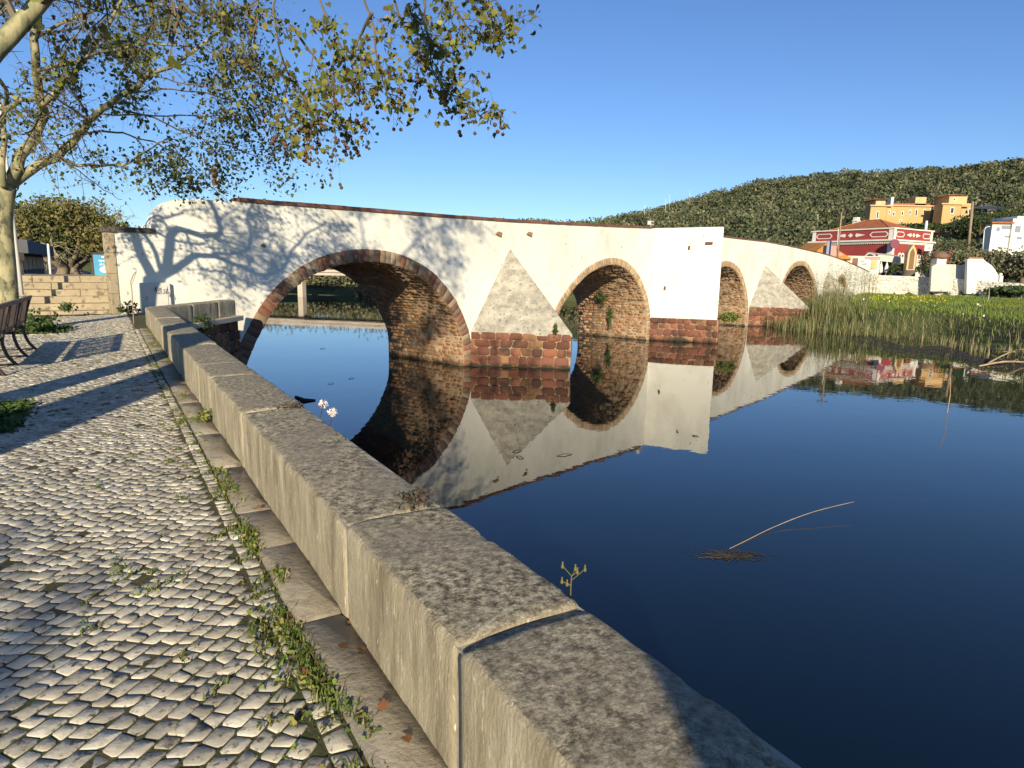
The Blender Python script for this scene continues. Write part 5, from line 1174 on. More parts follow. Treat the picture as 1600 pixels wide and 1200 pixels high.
# ---- grass lawn and reeds
def scatter(n, xr, yr, cond): 
    x = rr_.uniform(*xr, n); y = rr_.uniform(*yr, n); k = cond(x, y); return x[k], y[k]
def dist_right(x, y): return seg_dist(x, y, RIGHT)*np.where(inside(x, y, RIVER), -1, 1)
def before_wall(x, y): return y < np.interp(x, [p[0] for p in E2], [p[1] for p in E2])-.3
x, y = scatter(90000, (24, 84), (26, 95), lambda x, y: (dist_right(x, y) > 3.0) & before_wall(x, y) & (x < .86*y) & (x > 24))
P = np.stack([x, y, height(x, y)-.02], 1); n = len(x)
g1 = blades(P, rr_.uniform(.12, .32, n), np.full(n, .05), .8, rr_, seg=2)
x, y = scatter(26000, (24, 84), (26, 95), lambda x, y: (dist_right(x, y) > 1.2) & (dist_right(x, y) < 9) & before_wall(x, y) & (x > 23))
P = np.stack([x, y, height(x, y)-.02], 1); n = len(x); g2 = blades(P, rr_.uniform(.2, .55, n), np.full(n, .05), .6, rr_, seg=2)
V, p = merge([g1, g2]); struct(npmesh('bank_grass', V, p, M['grass']), 'stuff', 'bright green grass on the right bank below the embankment wall')
# yellow and white flowers in the grass
xs, ys = scatter(1500, (34, 66), (50, 80), lambda x, y: (dist_right(x, y) > 3) & before_wall(x, y) & (np.abs(x/y-.61) < .06)); P = np.stack([xs, ys, height(xs, ys)+rr_.uniform(.25, .5, len(xs))], 1)
V, p = leaves(P, .10, LEAF5, rr_); struct(npmesh('yellow_flowers', V, p, M['yellow']), 'stuff', 'drift of yellow flowers in the bank grass')
xs, ys = scatter(300, (30, 66), (40, 70), lambda x, y: (dist_right(x, y) > 2.5) & (dist_right(x, y) < 6) & before_wall(x, y)); P = np.stack([xs, ys, height(xs, ys)+rr_.uniform(.6, .9, len(xs))], 1)
V, p = leaves(P, .13, LEAF5, rr_); struct(npmesh('white_flowers', V, p, M['flower']), 'stuff', 'scattered white flowers above the bank grass')
# reeds
parts = []
def reeds(n, xr, yr, cond, h0, h1, w=.045, lean=.25):
    x, y = scatter(n, xr, yr, cond); P = np.stack([x, y, np.maximum(height(x, y), WZ)-.05], 1); k = len(x)
    hn = .78+.34*np.sin(x*1.1+1.3*np.sin(y*.7))*np.cos(y*.9+x*.3)
    parts.append(blades(P, rr_.uniform(h0, h1, k)*hn, np.full(k, w), lean, rr_, seg=4))
reeds(16000, (22, 46), (44, 72), lambda x, y: (dist_right(x, y) > -1.2) & (dist_right(x, y) < 5.5) & (y > 46) & (x/y < .555), .8, 2.1)
reeds(9000, (26, 60), (46, 90), lambda x, y: (x/y > .44) & (x/y < .60) & (dist_right(x, y) > 3) & before_wall(x, y) & (x/y < .525), .8, 1.9, .05)
reeds(8000, (26, 50), (26, 58), lambda x, y: (dist_right(x, y) > -.6) & (dist_right(x, y) < 3.5) & (x/y > .56) & (x/y < .95), .4, 1.35)
reeds(2500, (30, 60), (28, 58), lambda x, y: (dist_right(x, y) > 1) & (dist_right(x, y) < 6) & (x/y > .76) & (x/y < 1.0), .5, 1.4)
V, p = merge(parts); parts = []
reeds(3200, (22, 60), (28, 72), lambda x, y: (dist_right(x, y) > -1.0) & (dist_right(x, y) < 2.2) & (x/y > .42) & (x/y < .95), .5, 1.5, .035, 1.1)
struct(npmesh('dead_reeds', *merge(parts), M['dry']), 'stuff', 'bent and broken straw-coloured reeds along the water edge')
struct(npmesh('reeds', V, p, M['reed']), 'stuff', 'dense bed of green and straw-coloured reeds along the waterline')
# feathery reed plumes sticking up in front of the last arch
parts = []
for k in range(110):
    a = rr_.uniform(.46, .56); yy = rr_.uniform(56, 74); xx = a*yy
    if dist_right(np.array([xx]), np.array([yy]))[0] < 1: continue
    z0 = hz(xx, yy); h = rr_.uniform(2.6, 4.2); c_ = np.array([xx, yy, z0])
    parts.append(blades(c_[None], np.array([h]), np.array([.035]), .12, rr_, seg=4))
    P = c_+np.stack([rr_.normal(0, .16, 26), rr_.normal(0, .16, 26), h*rr_.uniform(.45, 1.0, 26)], 1); parts.append(leaves(P, .13, [(0, 0), (.12, .5), (0, 1.6), (-.12, .5)], rr_))
V, p = merge(parts); struct(npmesh('tall_reeds', V, p, M['reed']), 'stuff', 'taller feathery reeds in front of the last arches')
# reed stems lying at the water edge, right
for k, (l, lab) in enumerate((([(1545, 567), (1572, 553), (1600, 545), (1660, 540)], 'pale fallen branch arching over the water at the right edge'), ([(1530, 572), (1570, 565), (1612, 566), (1680, 563)], 'pale fallen branch lying flat on the water at the right edge'), ([(1548, 545), (1600, 551), (1660, 552)], 'thin pale fallen branch behind the others at the right edge'))):
    P = [gz(x, y, WZ+.1+.25*(i == 1)) for i, (x, y) in enumerate(l)]; o = thing('fallen_branch', lab, 'branch', tuple(P[0])); mb = MB(); mb.tube(spl(P, 3), .05, k=5)
    for q_ in range(4): a = P[1]+(P[2]-P[1])*q_/4; mb.tube([a, a+[rr_.normal(0, .6), rr_.normal(0, .5), rr_.uniform(.0, .5)]], .02, k=4)
    mb.build('wood', M['dry'], o)
n = 5200; px_ = rr_.uniform(1330, 1680, n); py_ = 523+(px_-1330)*.155+np.abs(rr_.normal(0, 1, n))*9+4*np.sin(px_*.05)
P = np.array([gz(a, b, WZ+.012) for a, b in zip(px_, py_)]); V, p = leaves(P, .2*rr_.uniform(.3, 1.2, n), QUAD, rr_, np.tile([1.0, .05, 0], (n, 1)), np.tile([-.05, 1.0, .02], (n, 1)))
struct(npmesh('floating_scum', V, p, M['scum']), 'stuff', 'scum and rotting stalks floating along the foot of the reeds')
# bush on the buttress ledge, ivy tufts on the vault
def veg(label, c, rad, n, size, m, seed, name='wall_plant'):
    o = thing(name, label, 'plant', tuple(c)); r = np.random.default_rng(seed); P = cloud_pts(c, rad, n, r, .35, .3); mb = MB()
    for k in range(5): mb.tube([c, P[k]], .012, k=3)
    mb.build('stem', M['twig'], o); V, p = leaves(P, size, LEAF5, r); npmesh('leaf', V, p, m, o)
veg('green bush growing on the red ledge of the white buttress', BP(18.3, -1.45, 4.3), (.95, .55, .35), 900, .09, M['weed'], 1)
veg('green creeper clinging to the vault of the second arch', BP(13.9, -.2, -3.4), (.5, .5, .55), 700, .09, M['ivy'], 2)
veg('thin strand of creeper low on the vault of the second arch', BP(14.25, -1.7, -2.9), (.2, .25, .8), 300, .08, M['ivy'], 3)
veg('dark tuft at the foot of the first pyramid cap', BP(-.9, -1.35, 3.5), (.15, .15, .3), 160, .07, M['ivy'], 4)
veg('dark ivy hanging on the cornice of the parapet return', (c0[0]+.6, 18.4, -.12), (.15, .5, .25), 500, .05, M['ivy'], 6)
# ================================================================== buildings on the right
def U3(d): return np.array([d[0], d[1], 0.0])
class Fac:
    """facade frame: o origin, d along, z up, n outwards"""
    def __init__(s, o, d): s.o = np.array(o[:2], float); s.d = np.array(d, float)/np.hypot(*d); s.n = np.array([s.d[1], -s.d[0]])
    def p(s, u, z, off=0): q = s.o+s.d*u+s.n*off; return np.array([q[0], q[1], z])
    def panel(s, mb, pts, off0, th): mb.extrude([s.p(u, z, off0) for u, z in pts], U3(s.n)*th); return mb
    def rect(s, mb, u0, u1, z0, z1, off0, th): return s.panel(mb, [(u0, z0), (u1, z0), (u1, z1), (u0, z1)], off0, th)
def arched(u, w, z0, z1, k=7, rise=.5):
    h = w*rise; return [(u-w/2, z0), (u+w/2, z0)]+[(u+w/2*math.cos(a), z1-h+h*math.sin(a)) for a in np.linspace(0, math.pi, k)]
# --- red building
K = at(1388, 432, 104); K = np.array([K[0], K[1]]); zg = 1.5
dl = np.array([-6.7, 11.0]); dl /= np.hypot(*dl); Ll = 14.0; dr_ = np.array([11.0, 6.7]); dr_ /= np.hypot(*dr_)
# right end so that it projects at px 1450
Rr = 11.8
rb = thing('red_building', 'single-storey crimson building with ornate white parapet and terracotta roof', 'building', (K[0], K[1], zg))
A_ = K+dl*Ll; B_ = K+dr_*Rr; Cc = A_+dr_*Rr
ztop = at(1388, 355, 104)[2]; zc = at(1388, 374, 104)[2]
mb = MB(); mb.prism([K, B_, Cc, A_], zg-2, zc-.45); mb.build('wall', M['rwall'], rb)
mb = MB()
def ring(mb, off, z0, z1):
    pts = [K-(dl+dr_)*off, B_+dr_*off-dl*off, Cc+(dl+dr_)*off, A_+dl*off-dr_*off]; mb.prism(pts, z0, z1)
ring(mb, .25, zc-.448, zc-.2); ring(mb, .5, zc-.197, zc+.05); mb.build('cornice', M['wtrim'], rb)
mb = MB(); ring(mb, .05, zc+.053, ztop-.2); mb.build('parapet', M['rwall'], rb)
mb = MB(); ring(mb, .22, ztop-.197, ztop); mb.build('parapet_cap', M['wtrim'], rb)
FL = Fac(A_, -dl); FR = Fac(K, dr_)
for F_, L_, ws in ((FL, Ll, [(Ll-3.9, 2.0), (Ll-10.4, 2.0), (Ll-7.1, 2.0)]), (FR, Rr, [])):
    for u in ((.35, L_-.35) if F_ is FL else (.35, L_-.3)):
        mb = MB(); F_.rect(mb, u-.32, u+.32, zg, zc-.45, .0, .09); mb.build('pilaster', M['wtrim'], rb)
        mb = MB(); F_.rect(mb, u-.32, u+.32, zc+.056, ztop-.2, .05, .05); mb.build('parapet_pier', M['wtrim'], rb)
    nd = int(L_/.35); mb = MB()
    for k in range(nd): F_.rect(mb, .2+k*.35, .2+k*.35+.17, zc-.62, zc-.46, .0, .2)
    mb.build('dentils', M['wtrim'], rb)
    mb = MB(); F_.rect(mb, .7, L_-.7, zg-.3, zg+.75, 0, .06); mb.build('plinth', M['wtrim'], rb)
    # parapet medallions: hexagon frames and diamonds
    zm = (zc+.05+ztop-.2)/2; hh = (ztop-zc)*.23
    for (uc, wd, kind) in (((L_*.16, L_*.22, 0), (L_*.5, L_*.36, 1), (L_*.84, L_*.22, 0))):
        if kind == 0:
            mb = MB(); hexo = [(uc-wd/2, zm), (uc-wd/2+hh, zm+hh), (uc+wd/2-hh, zm+hh), (uc+wd/2, zm), (uc+wd/2-hh, zm-hh), (uc-wd/2+hh, zm-hh)]; t_ = .12
            hexi = [(uc-wd/2+t_*1.5, zm), (uc-wd/2+hh+t_*.4, zm+hh-t_), (uc+wd/2-hh-t_*.4, zm+hh-t_), (uc+wd/2-t_*1.5, zm), (uc+wd/2-hh-t_*.4, zm-hh+t_), (uc-wd/2+hh+t_*.4, zm-hh+t_)]
            for i in range(6): F_.panel(mb, [hexo[i], hexo[(i+1) % 6], hexi[(i+1) % 6], hexi[i]], .05, .05)
            mb.build('medallion', M['wtrim'], rb)
        else:
            mb = MB(); F_.panel(mb, [(uc-wd*.5, zm), (uc-wd*.2, zm-hh*.7), (uc-wd*.16, zm), (uc-wd*.2, zm+hh*.7)], .05, .05); F_.panel(mb, [(uc+wd*.5, zm), (uc+wd*.2, zm+hh*.7), (uc+wd*.16, zm), (uc+wd*.2, zm-hh*.7)], .05, .05)
            F_.panel(mb, [(uc-hh, zm), (uc, zm-hh*.8), (uc+hh, zm), (uc, zm+hh*.8)], .05, .05); mb.build('medallion', M['wtrim'], rb)
for u in (Ll-3.3, Ll-9.0):
    mb = MB(); FL.panel(mb, arched(u, 1.95, zg+1.1, zg+3.9), .0, .10); w_ = mb.build('window', M['wtrim'], rb)
    mb = MB(); FL.panel(mb, arched(u, 1.45, zg+1.3, zg+3.6), .10, .02); x_ = mb.build('pane', M['glass'], None); x_.parent = w_
    mb = MB(); FL.rect(mb, u-.72, u+.72, zg+2.4, zg+2.55, .12, .03); FL.rect(mb, u-.06, u+.06, zg+1.3, zg+2.4, .12, .03); x_ = mb.build('frame', M['wtrim'], None); x_.parent = w_
for u in (2.9, 8.7):
    mb = MB(); FR.rect(mb, u-.9, u+.9, zg+.76, zg+3.4, .0, .08)
    for du in (-.45, .45): FR.panel(mb, arched(u+du, .85, zg+3.3, zg+3.85), .002, .08)
    w_ = mb.build('door', M['wtrim'], rb)
    for du in (-.4, .4):
        mb = MB(); FR.panel(mb, arched(u+du, .45, zg+3.0, zg+3.6), .085, .02); x_ = mb.build('pane', M['glass'], None); x_.parent = w_
for u in (7.2, 10.1, 4.2):
    mb = MB(); FR.rect(mb, u-.28, u+.28, zg+.8, zg+2.9, .0, .05); mb.build('shutter', M['rshutter'], rb)
# roof with hips and chimney
mb = MB(); c_ = (K+Cc)/2; e0 = [K+(dl+dr_)*.8, B_-dr_*.8+dl*.8, Cc-(dl+dr_)*.8, A_-dl*.8+dr_*.8]; zr = at(1358, 343, 112)[2]
rd1 = c_-dl*1.3; rd2 = c_+dl*1.3
vs = [(*e, ztop-.3) for e in e0]+[(*rd1, zr), (*rd2, zr)]
mb.add(vs, [(0, 1, 4), (1, 2, 5, 4), (2, 3, 5), (3, 0, 4, 5), (3, 2, 1, 0)]); rf_ = mb.build('roof', M['tile'], rb)
mb = MB()
for a, b in ((0, 4), (1, 4), (2, 5), (3, 5), (4, 5)): mb.tube([np.array(vs[a]), np.array(vs[b])], .09, k=5)
x_ = mb.build('ridge_tiles', M['tile'], None); x_.parent = rf_
mb = MB(); ch = at(1338, 346, 116); mb.obox(ch, dr_, -.45, .45, -.4, .4, ztop-.5, ch[2]); mb.obox(ch, dr_, -.55, .55, -.5, .5, ch[2]+.003, ch[2]+.15); mb.prism([ch[:2]+dr_*a+dl*b for a, b in ((-.45, -.35), (.45, -.35), (.45, .35), (-.45, .35))], ch[2]+.153, ch[2]+.7); mb.build('chimney', M['wtrim'], rb)
# round mauve sign and white triangle sign hung on the building
sg = thing('round_sign', 'round mauve sign projecting from the corner of the crimson building', 'sign', tuple(FR.p(1.2, 5, .9)))
mb = MB(); c_ = at(1398, 381, 102.6); mb.tube([c_-[.0, .08, 0], c_+[0, .08, 0]], .72, k=24); mb.build('disc', M['mauve'], sg)
mb = MB(); mb.tube([c_+[0, .05, 0], c_+[-.2, 1.6, 0]], .04, k=5); mb.build('bracket', M['pole'], sg)
sg = thing('triangle_sign', 'small white box sign with a grey triangle at the right end of the crimson building', 'sign', tuple(FR.p(Rr, 4, .5)))
c_ = at(1451, 387, 106.5); mb = MB(); mb.box(c_[0]-.7, c_[0]+.55, c_[1]-.1, c_[1]+.1, c_[2]-.5, c_[2]+.45); mb.build('box', M['wtrim'], sg)
mb = MB(); mb.extrude([(c_[0]-.2, c_[1]-.12, c_[2]-.22), (c_[0]+.35, c_[1]-.12, c_[2]-.22), (c_[0]+.08, c_[1]-.12, c_[2]+.28)], (0, .015, 0)); mb.build('symbol', M['grey'], sg)
# --- orange roofed house behind the bridge
oh = thing('tiled_house', 'low house with orange tiled roof and blue-grey shutter just behind the bridge parapet', 'house', (50, 112, 1.5))
a = at(1236, 381, 100); b = at(1291, 381, 92); zt2 = at(1240, 379, 100)[2]
mb = MB(); dH = (b-a)[:2]; FH = Fac(a, dH); Lh = np.hypot(*dH)
mb = MB(); mb.obox(a, dH, 0, Lh-2.9, 0, 5, 0, zt2-1.6); mb.build('wall', M['pink'], oh)
mb = MB(); z1_ = zt2-1.55; P_ = [FH.p(-.4, z1_-.6, .6), FH.p(Lh-2.6, z1_-.9, .6), FH.p(Lh-4.0, zt2-.1, -3), FH.p(-.4, zt2, -3), FH.p(-.4, z1_-.6, -6.5), FH.p(Lh-2.6, z1_-.9, -6.5)]
mb.add(P_, [(0, 1, 2, 3), (3, 2, 5, 4), (1, 5, 2)]); mb.build('roof', M['otile'], oh)
bs = at(1295, 388, 90); mb = MB(); mb.box(bs[0]-.3, bs[0]+.3, 90, 90.1, bs[2]-1.0, bs[2]+1.0); mb.build('shutter', M['shutter'], oh)
mb = MB(); mb.box(bs[0]-.3, bs[0]+1.1, 90.1, 91, 1.2, bs[2]+.4); mb.build('annex_wall', M['pink'], oh)
# --- white cafe front with brown door, scribbled sign and pink wall
cf = thing('cafe_building', 'low white cafe with brown doors and a pink gable in front of the crimson building', 'building', (53, 99, 1.5))
a = at(1308, 420, 96.5); b = at(1372, 432, 96.0); FC = Fac(a, (b-a)[:2]); Lc = np.hypot(*(b-a)[:2]); zt3 = at(1340, 401, 96.5)[2]
mb = MB(); mb.obox(a, (b-a)[:2], 0, Lc, 0, 3, .3, zt3); mb.build('wall', M['wtrim'], cf)
mb = MB(); mb.obox(a, (b-a)[:2], -.1, Lc+.1, -.12, 3.1, zt3+.003, zt3+.09); mb.build('coping', M['wtrim'], cf)
u = lambda px: (px-1308)/(1372-1308)*Lc
for x0_, x1_, y0_, y1_, m, nm in ((1330, 1338.5, 403, 416, 'brown', 'door'), (1359, 1368, 406, 421, 'ochret', 'window'), (1314, 1328, 401, 407, 'ochret', 'sign_board'), (1349, 1358, 401, 405, 'pink', 'pink_panel')):
    za_, zb_ = at(x0_, y1_, 96.3)[2], at(x0_, y0_, 96.3)[2]; mb = MB(); FC.rect(mb, u(x0_), u(x1_), za_, zb_, .01, .06); mb.build(nm, M[m], cf)
mb = MB(); FC.panel(mb, [(u(1346), at(1346, 401, 96.3)[2]), (u(1372), at(1372, 402, 96.3)[2]), (u(1372), at(1372, 406, 96.3)[2]), (u(1360), at(1360, 407, 96.3)[2])], .012, .03); mb.build('gable_panel', M['pink'], cf)
mb = MB()
for k in range(2):
    for j_ in range(4+k):
        uu = u(1342+k*2.5+j_*1.5); z_ = at(1342, 408+k*4.5, 96.3)[2]; mb.tube([FC.p(uu, z_-.12, .03), FC.p(uu+.07, z_+.12, .03), FC.p(uu+.14, z_-.1, .03)], .03, k=4)
mb.build('lettering', M['grey'], cf)
# --- awning terrace
aw = thing('awning', 'pale flat terrace awning on thin posts in front of the crimson building', 'awning', (60, 98, 1.5))
a = at(1372, 398, 98); b = at(1414, 402, 98); mb = MB(); mb.add([a, b, b+[0, 3.5, .5], a+[0, 3.5, .5], a-[0, 0, .9], b-[0, 0, .9]], [(0, 1, 2, 3), (0, 4, 5, 1)]); mb.build('canopy', M['awn'], aw)
for px in (1374, 1398, 1413):
    q0 = at(px, 430, 98.1); q0[2] = 1.3; q1 = q0.copy(); q1[2] = at(px, 402, 98.1)[2]; mb = MB(); mb.tube([q0, q1], .05, k=6); mb.build('post', M['ppaint'], aw)
mb = MB(); q0 = at(1374, 415, 101); mb.box(q0[0], q0[0]+4.6, 100.9, 101.1, 1.3, at(1374, 403, 101)[2]); mb.build('back_wall', M['iron'], aw)
for k, (px, lab) in enumerate(((1375, 'white folded parasol at the left of the terrace'), (1384, 'white folded parasol beside the terrace plants'))):
    c_ = at(px, 428, 96.8); c_[2] = 1.4; o = thing('parasol', lab, 'parasol', tuple(c_)); mb = MB(); mb.tube([c_, c_+[0, 0, 2.2]], .04, k=6); mb.build('pole', M['pole'], o); mb = MB(); mb.lathe(c_+[0, 0, .6], [(.12, 0), (.32, .2), (.28, .8), (.1, 1.5), (.02, 1.7)], 10); mb.build('canopy', M['ppaint'], o, smooth=True)
for k, (px, D, h, w, lab) in enumerate(((1393, 96.5, 2.0, 2.2, 'dark potted shrub on the terrace under the awning'), (1404, 96.6, 2.2, 2.2, 'shrub at the right end of the terrace awning'), (1438, 100, 2.2, 2.4, 'dark shrub between the stone monument and the end of the crimson building'), (1386, 97.5, 1.4, 1.5, 'low shrub behind the white parasols'))):
    c_ = at(px, 430, D); c_[2] = 1.4; leafy('terrace_shrub', lab, 'shrub', c_, h, w, M['dkleaf'], 500, .22, 200+k, trunkh=.2)
# --- pointed stone monument
mo = thing('stone_monument', 'tall narrow monument with a pointed arched niche on a round stone base', 'monument', (at(1421, 430, 95)[0], 95, 1.3))
zt4 = at(1424, 382, 95)[2]; zb4 = at(1421, 422, 95)[2]; cx4 = at(1422, 405, 95)[0]
def ogive(w, z0, z1, k=6): return [(cx4-w, z0), (cx4+w, z0)]+[(cx4+w*(1-t**1.6), z1-w*2.2*(1-t)) for t in np.linspace(0, 1, k)]+[(cx4-w*(1-t**1.6), z1-w*2.2*(1-t)) for t in np.linspace(1, 0, k)[1:]]
mb = MB(); mb.extrude([(x, 94.6, z) for x, z in ogive(.62, zb4, zt4)], (0, .8, 0)); mb.build('slab', M['ochret'], mo)
mb = MB(); mb.extrude([(x, 94.58, z) for x, z in ogive(.36, zb4+.1, zt4-.55)], (0, .015, 0)); mb.build('niche', M['brown'], mo)
mb = MB(); mb.lathe((cx4, 95, 1.0), [(.9, 0), (.9, zb4-1.15), (.8, zb4-1.0)], 16); mb.build('base', M['dcoping'], mo)
# --- little domed well kiosk
wk = thing('well_kiosk', 'small round-roofed white kiosk with red brackets at the roadside', 'kiosk', (at(1467, 430, 92)[0], 92, 1.1)); c_ = at(1465, 432, 92); c_[2] = .6; zz = at(1465, 404, 92)[2]
mb = MB(); mb.box(c_[0]-.75, c_[0]+.55, 91.4, 92.6, .3, zz); mb.build('shaft', M['wtrim'], wk)
mb = MB(); mb.lathe((c_[0]-.05, 92, zz+.003), [(.95, 0), (1.02, .35), (.85, .7), (.5, .95), (.1, 1.05)], 14); mb.build('dome', M['brown'], wk, smooth=True)
mb = MB(); mb.tube([(c_[0]+.5, 91.8, 1.4), (c_[0]+1.1, 91.6, zz+1.2)], .09, k=5); mb.tube([(c_[0]+.9, 92.3, 1.4), (c_[0]+.6, 92, zz+.4)], .08, k=5); mb.build('bracket', M['rshutter'], wk)
# --- white scrolled wall and rounded wall ends on the road
gw = thing('scrolled_wall', 'white gable-like wall with a scrolled sloping top at the roadside', 'wall', (at(1535, 440, 88)[0], 88, 0))
Dg = 88; prof = [(1512, 446), (1512, 405), (1517, 404), (1536, 404), (1541, 409), (1549, 414), (1555, 421), (1560, 430), (1563, 434), (1564, 447)]
mb = MB(); P_ = [at(x, y, Dg) for x, y in prof]; P_[0][2] = P_[-1][2] = -.6; mb.extrude(P_, (0, .5, 0)); mb.build('wall', M['white'], gw, bevel=.03)
mb = MB(); a = at(1562, 440, 87.9); mb.box(a[0]-.2, a[0]+.25, 87.7, 88.2, -.6, at(1562, 431, 88)[2]); mb.ball((a[0]+.02, 87.95, at(1562, 430, 88)[2]+.1), .22, 8, 6); mb.build('end_post', M['white'], gw)
mb = MB(); a = at(1524, 406, 87.7); mb.box(a[0]-.8, a[0]+1.2, 87.9, 88.6, at(1524, 404, 88)[2]+.003, at(1524, 404, 88)[2]+.18); mb.build('tile_cap', M['tile'], gw)
w2 = thing('boundary_wall', 'low rough white wall running from the kiosk to the scrolled wall', 'wall', (at(1485, 440, 90)[0], 90, 0))
mb = MB(); P_ = [at(x, y, 90) for x, y in ((1455, 446), (1456, 417), (1462, 413), (1491, 413), (1512, 415), (1514, 446))]; P_[0][2] = P_[-1][2] = -.4; mb.extrude(P_, (0, .5, 0)); mb.build('wall', M['rubblew'], w2, bevel=.05)
# --- poles and lamps
def pole(name, label, cat, px0, py0, px1, py1, D, r, m, arms=()):
    a = at(px0, py0, D); b = at(px1, py1, D); o = thing(name, label, cat, tuple(a)); mb = MB(); mb.tube([a-[0, 0, .5], b], [r, r*.75], k=7); mb.build('pole', M[m], o, smooth=True)
    for (dz, L_) in arms: mb = MB(); q_ = b-[0, 0, dz]; mb.tube([q_-[L_, 0, 0], q_+[L_, 0, 0]], r*.5, k=5); mb.build('crossarm', M['iron'], o)
    return o, b
pole('utility_pole', 'dark utility pole with crossarms in front of the crimson building', 'pole', 1308, 408, 1315, 332, 88, .13, 'wpole', ((.35, .8), (1.3, .5)))
pole('utility_pole', 'thin pole standing just left of the dark utility pole', 'pole', 1308, 400, 1310, 357, 96, .07, 'ppaint')
pole('utility_pole', 'tall bare timber pole right of the ochre mansion', 'pole', 1513, 388, 1520, 316, 130, .3, 'wpole')
pole('utility_pole', 'short timber pole beside the tall bare one, in front of the olive trees', 'pole', 1515, 372, 1517, 357, 130, .2, 'wpole')
pole('utility_pole', 'pale pole behind the parapet of the crimson building', 'pole', 1446, 362, 1448, 345, 125, .3, 'ppaint')
o, b = pole('street_lamp', 'curved white street lamp in front of the white house', 'street lamp', 1536, 386, 1538, 360, 118, .1, 'ppaint'); mb = MB(); mb.tube([b, b+[.2, 0, .5], b+[.6, 0, .7]], .08, k=6); mb.ball(b+[.7, 0, .65], .22, 8, 5, (1, 1, .5)); mb.build('lamp_head', M['ppaint'], o, smooth=True)
ML_ = ['left end of the hill crest', 'hill just right of the first mast', 'hill slope above the white buttress', 'hill between the two crest masts', 'hill above the orange tiled roof', 'hill just above the crimson building']
for k, (px, py) in enumerate(((1007, 327), (1040, 318), (1078, 306), (1046, 312), (1274, 325), (1278, 342))): 
    D = 300 if py < 330 else 220; pole('mast', 'thin mast among the trees, '+ML_[k], 'mast', px, py+12, px, py-8, D, .09, 'ppaint')[0]['group'] = 'masts on the hill'
# --- ochre mansion on the slope
ms = thing('ochre_mansion', 'long ochre mansion with two square towers on the wooded slope', 'mansion', (at(1440, 360, 205)[0], 205, hz(at(1440, 360, 205)[0], 205)))
DM = 200.0
def mbox(px0, px1, pyt, pyb, D, depth, m, nm='wall', par=None, ext=0):
    a = at(px0, pyt, D); b = at(px1, pyt, D); zb_ = at((px0+px1)/2, pyb, D)[2]; mb = MB(); mb.box(a[0], b[0], D, D+depth, zb_-ext, (a[2]+b[2])/2); o_ = mb.build(nm, M[m] if isinstance(m, str) else m, par); return o_, a, b, zb_
mbox(1388, 1468, 322, 352, DM+2, 8, 'ochre', 'wall', ms, 4)
mbox(1361, 1386, 321, 353, DM-2, 3, 'ochre', 'tower', ms, 4); mbox(1386.2, 1395, 322, 353, DM-1.6, 3, 'ochre', 'tower_side', ms, 4)
mbox(1474, 1503, 318, 349, DM-6, 4, 'ochre', 'tower', ms, 4); mbox(1503.2, 1521, 320, 348, DM-4, 4, 'ochre', 'tower_side', ms, 4)
mbox(1458, 1474.5, 322, 350, DM+1.2, 6, 'dcoping', 'recess', ms, 2)
mbox(1369, 1384, 312, 320.6, DM, 6, 'ochret', 'turret', ms); mbox(1484, 1512, 305, 317.6, DM-3, 7, 'ochret', 'turret', ms)
mbox(1431, 1448, 308, 321, DM+3, 4, 'ochret', 'gable', ms); mbox(1393, 1397, 308, 321, DM+3, 2, 'wtrim', 'chimney', ms)
for (x0_, x1_, yt, D) in ((1360, 1396, 320.2, DM-2.6), (1388, 1462, 320.4, DM+1.5), (1472, 1522, 317.6, DM-6.5)): mbox(x0_, x1_, yt, yt+2, D, .5, 'ochret', 'cornice', ms)
def pyr(px0, px1, pyb, pyt, D, depth, m):
    a = at(px0, pyb, D); b = at(px1, pyb, D); t = at((px0+px1)/2, pyt, D)[2]; mb = MB(); cx = (a[0]+b[0])/2
    mb.add([(a[0], D, a[2]), (b[0], D, b[2]), (b[0], D+depth, b[2]), (a[0], D+depth, a[2]), (cx, D+depth/2, t)], [(0, 1, 4), (1, 2, 4), (2, 3, 4), (3, 0, 4), (3, 2, 1, 0)]); mb.build('roof', M[m], ms)
pyr(1366, 1388, 311.6, 307.5, DM-1, 7.5, 'tile'); pyr(1481, 1515, 304.6, 301, DM-4, 9, 'ochret')
mb = MB(); a = at(1396, 321, DM+3); b = at(1466, 320, DM+3); mb.box(a[0], b[0], DM+3, DM+11, a[2]-.2, a[2]+.7); mb.build('roof', M['tile'], ms)
for (x, yt, yb, w) in ((1371.5, 330, 342, 4), (1396.5, 331, 338, 4), (1410, 330, 337, 4), (1422, 328, 336, 3.5), (1432, 327, 338, 4), (1444, 327, 335, 3.5), (1456, 325, 333, 5), (1407, 343, 347, 4), (1488, 324, 334, 6), (1488, 345, 350, 6), (1374, 315, 319, 3), (1491, 309, 314, 4), (1515, 326, 334, 4), (1467, 325, 332, 5), (1390, 328, 335, 3)):
    D = DM-2 if x < 1386 else DM-1.6 if x < 1395 else DM+2 if x < 1462 else DM+1.2 if x < 1474 else DM-6 if x < 1503 else DM-4
    if yt < 320: D = DM if x < 1400 else DM-3
    a = at(x-w/2, yt, D); b = at(x+w/2, yt, D); zb_ = at(x, yb, D)[2]; mb = MB(); mb.box(a[0], b[0], D-.12, D-.02, zb_, a[2]); w_ = mb.build('window', M['wtrim'], ms)
    mb = MB(); mb.box(a[0]+.18, b[0]-.18, D-.16, D-.125, zb_+.2, a[2]-.2); x_ = mb.build('pane', M['glass'], None); x_.parent = w_
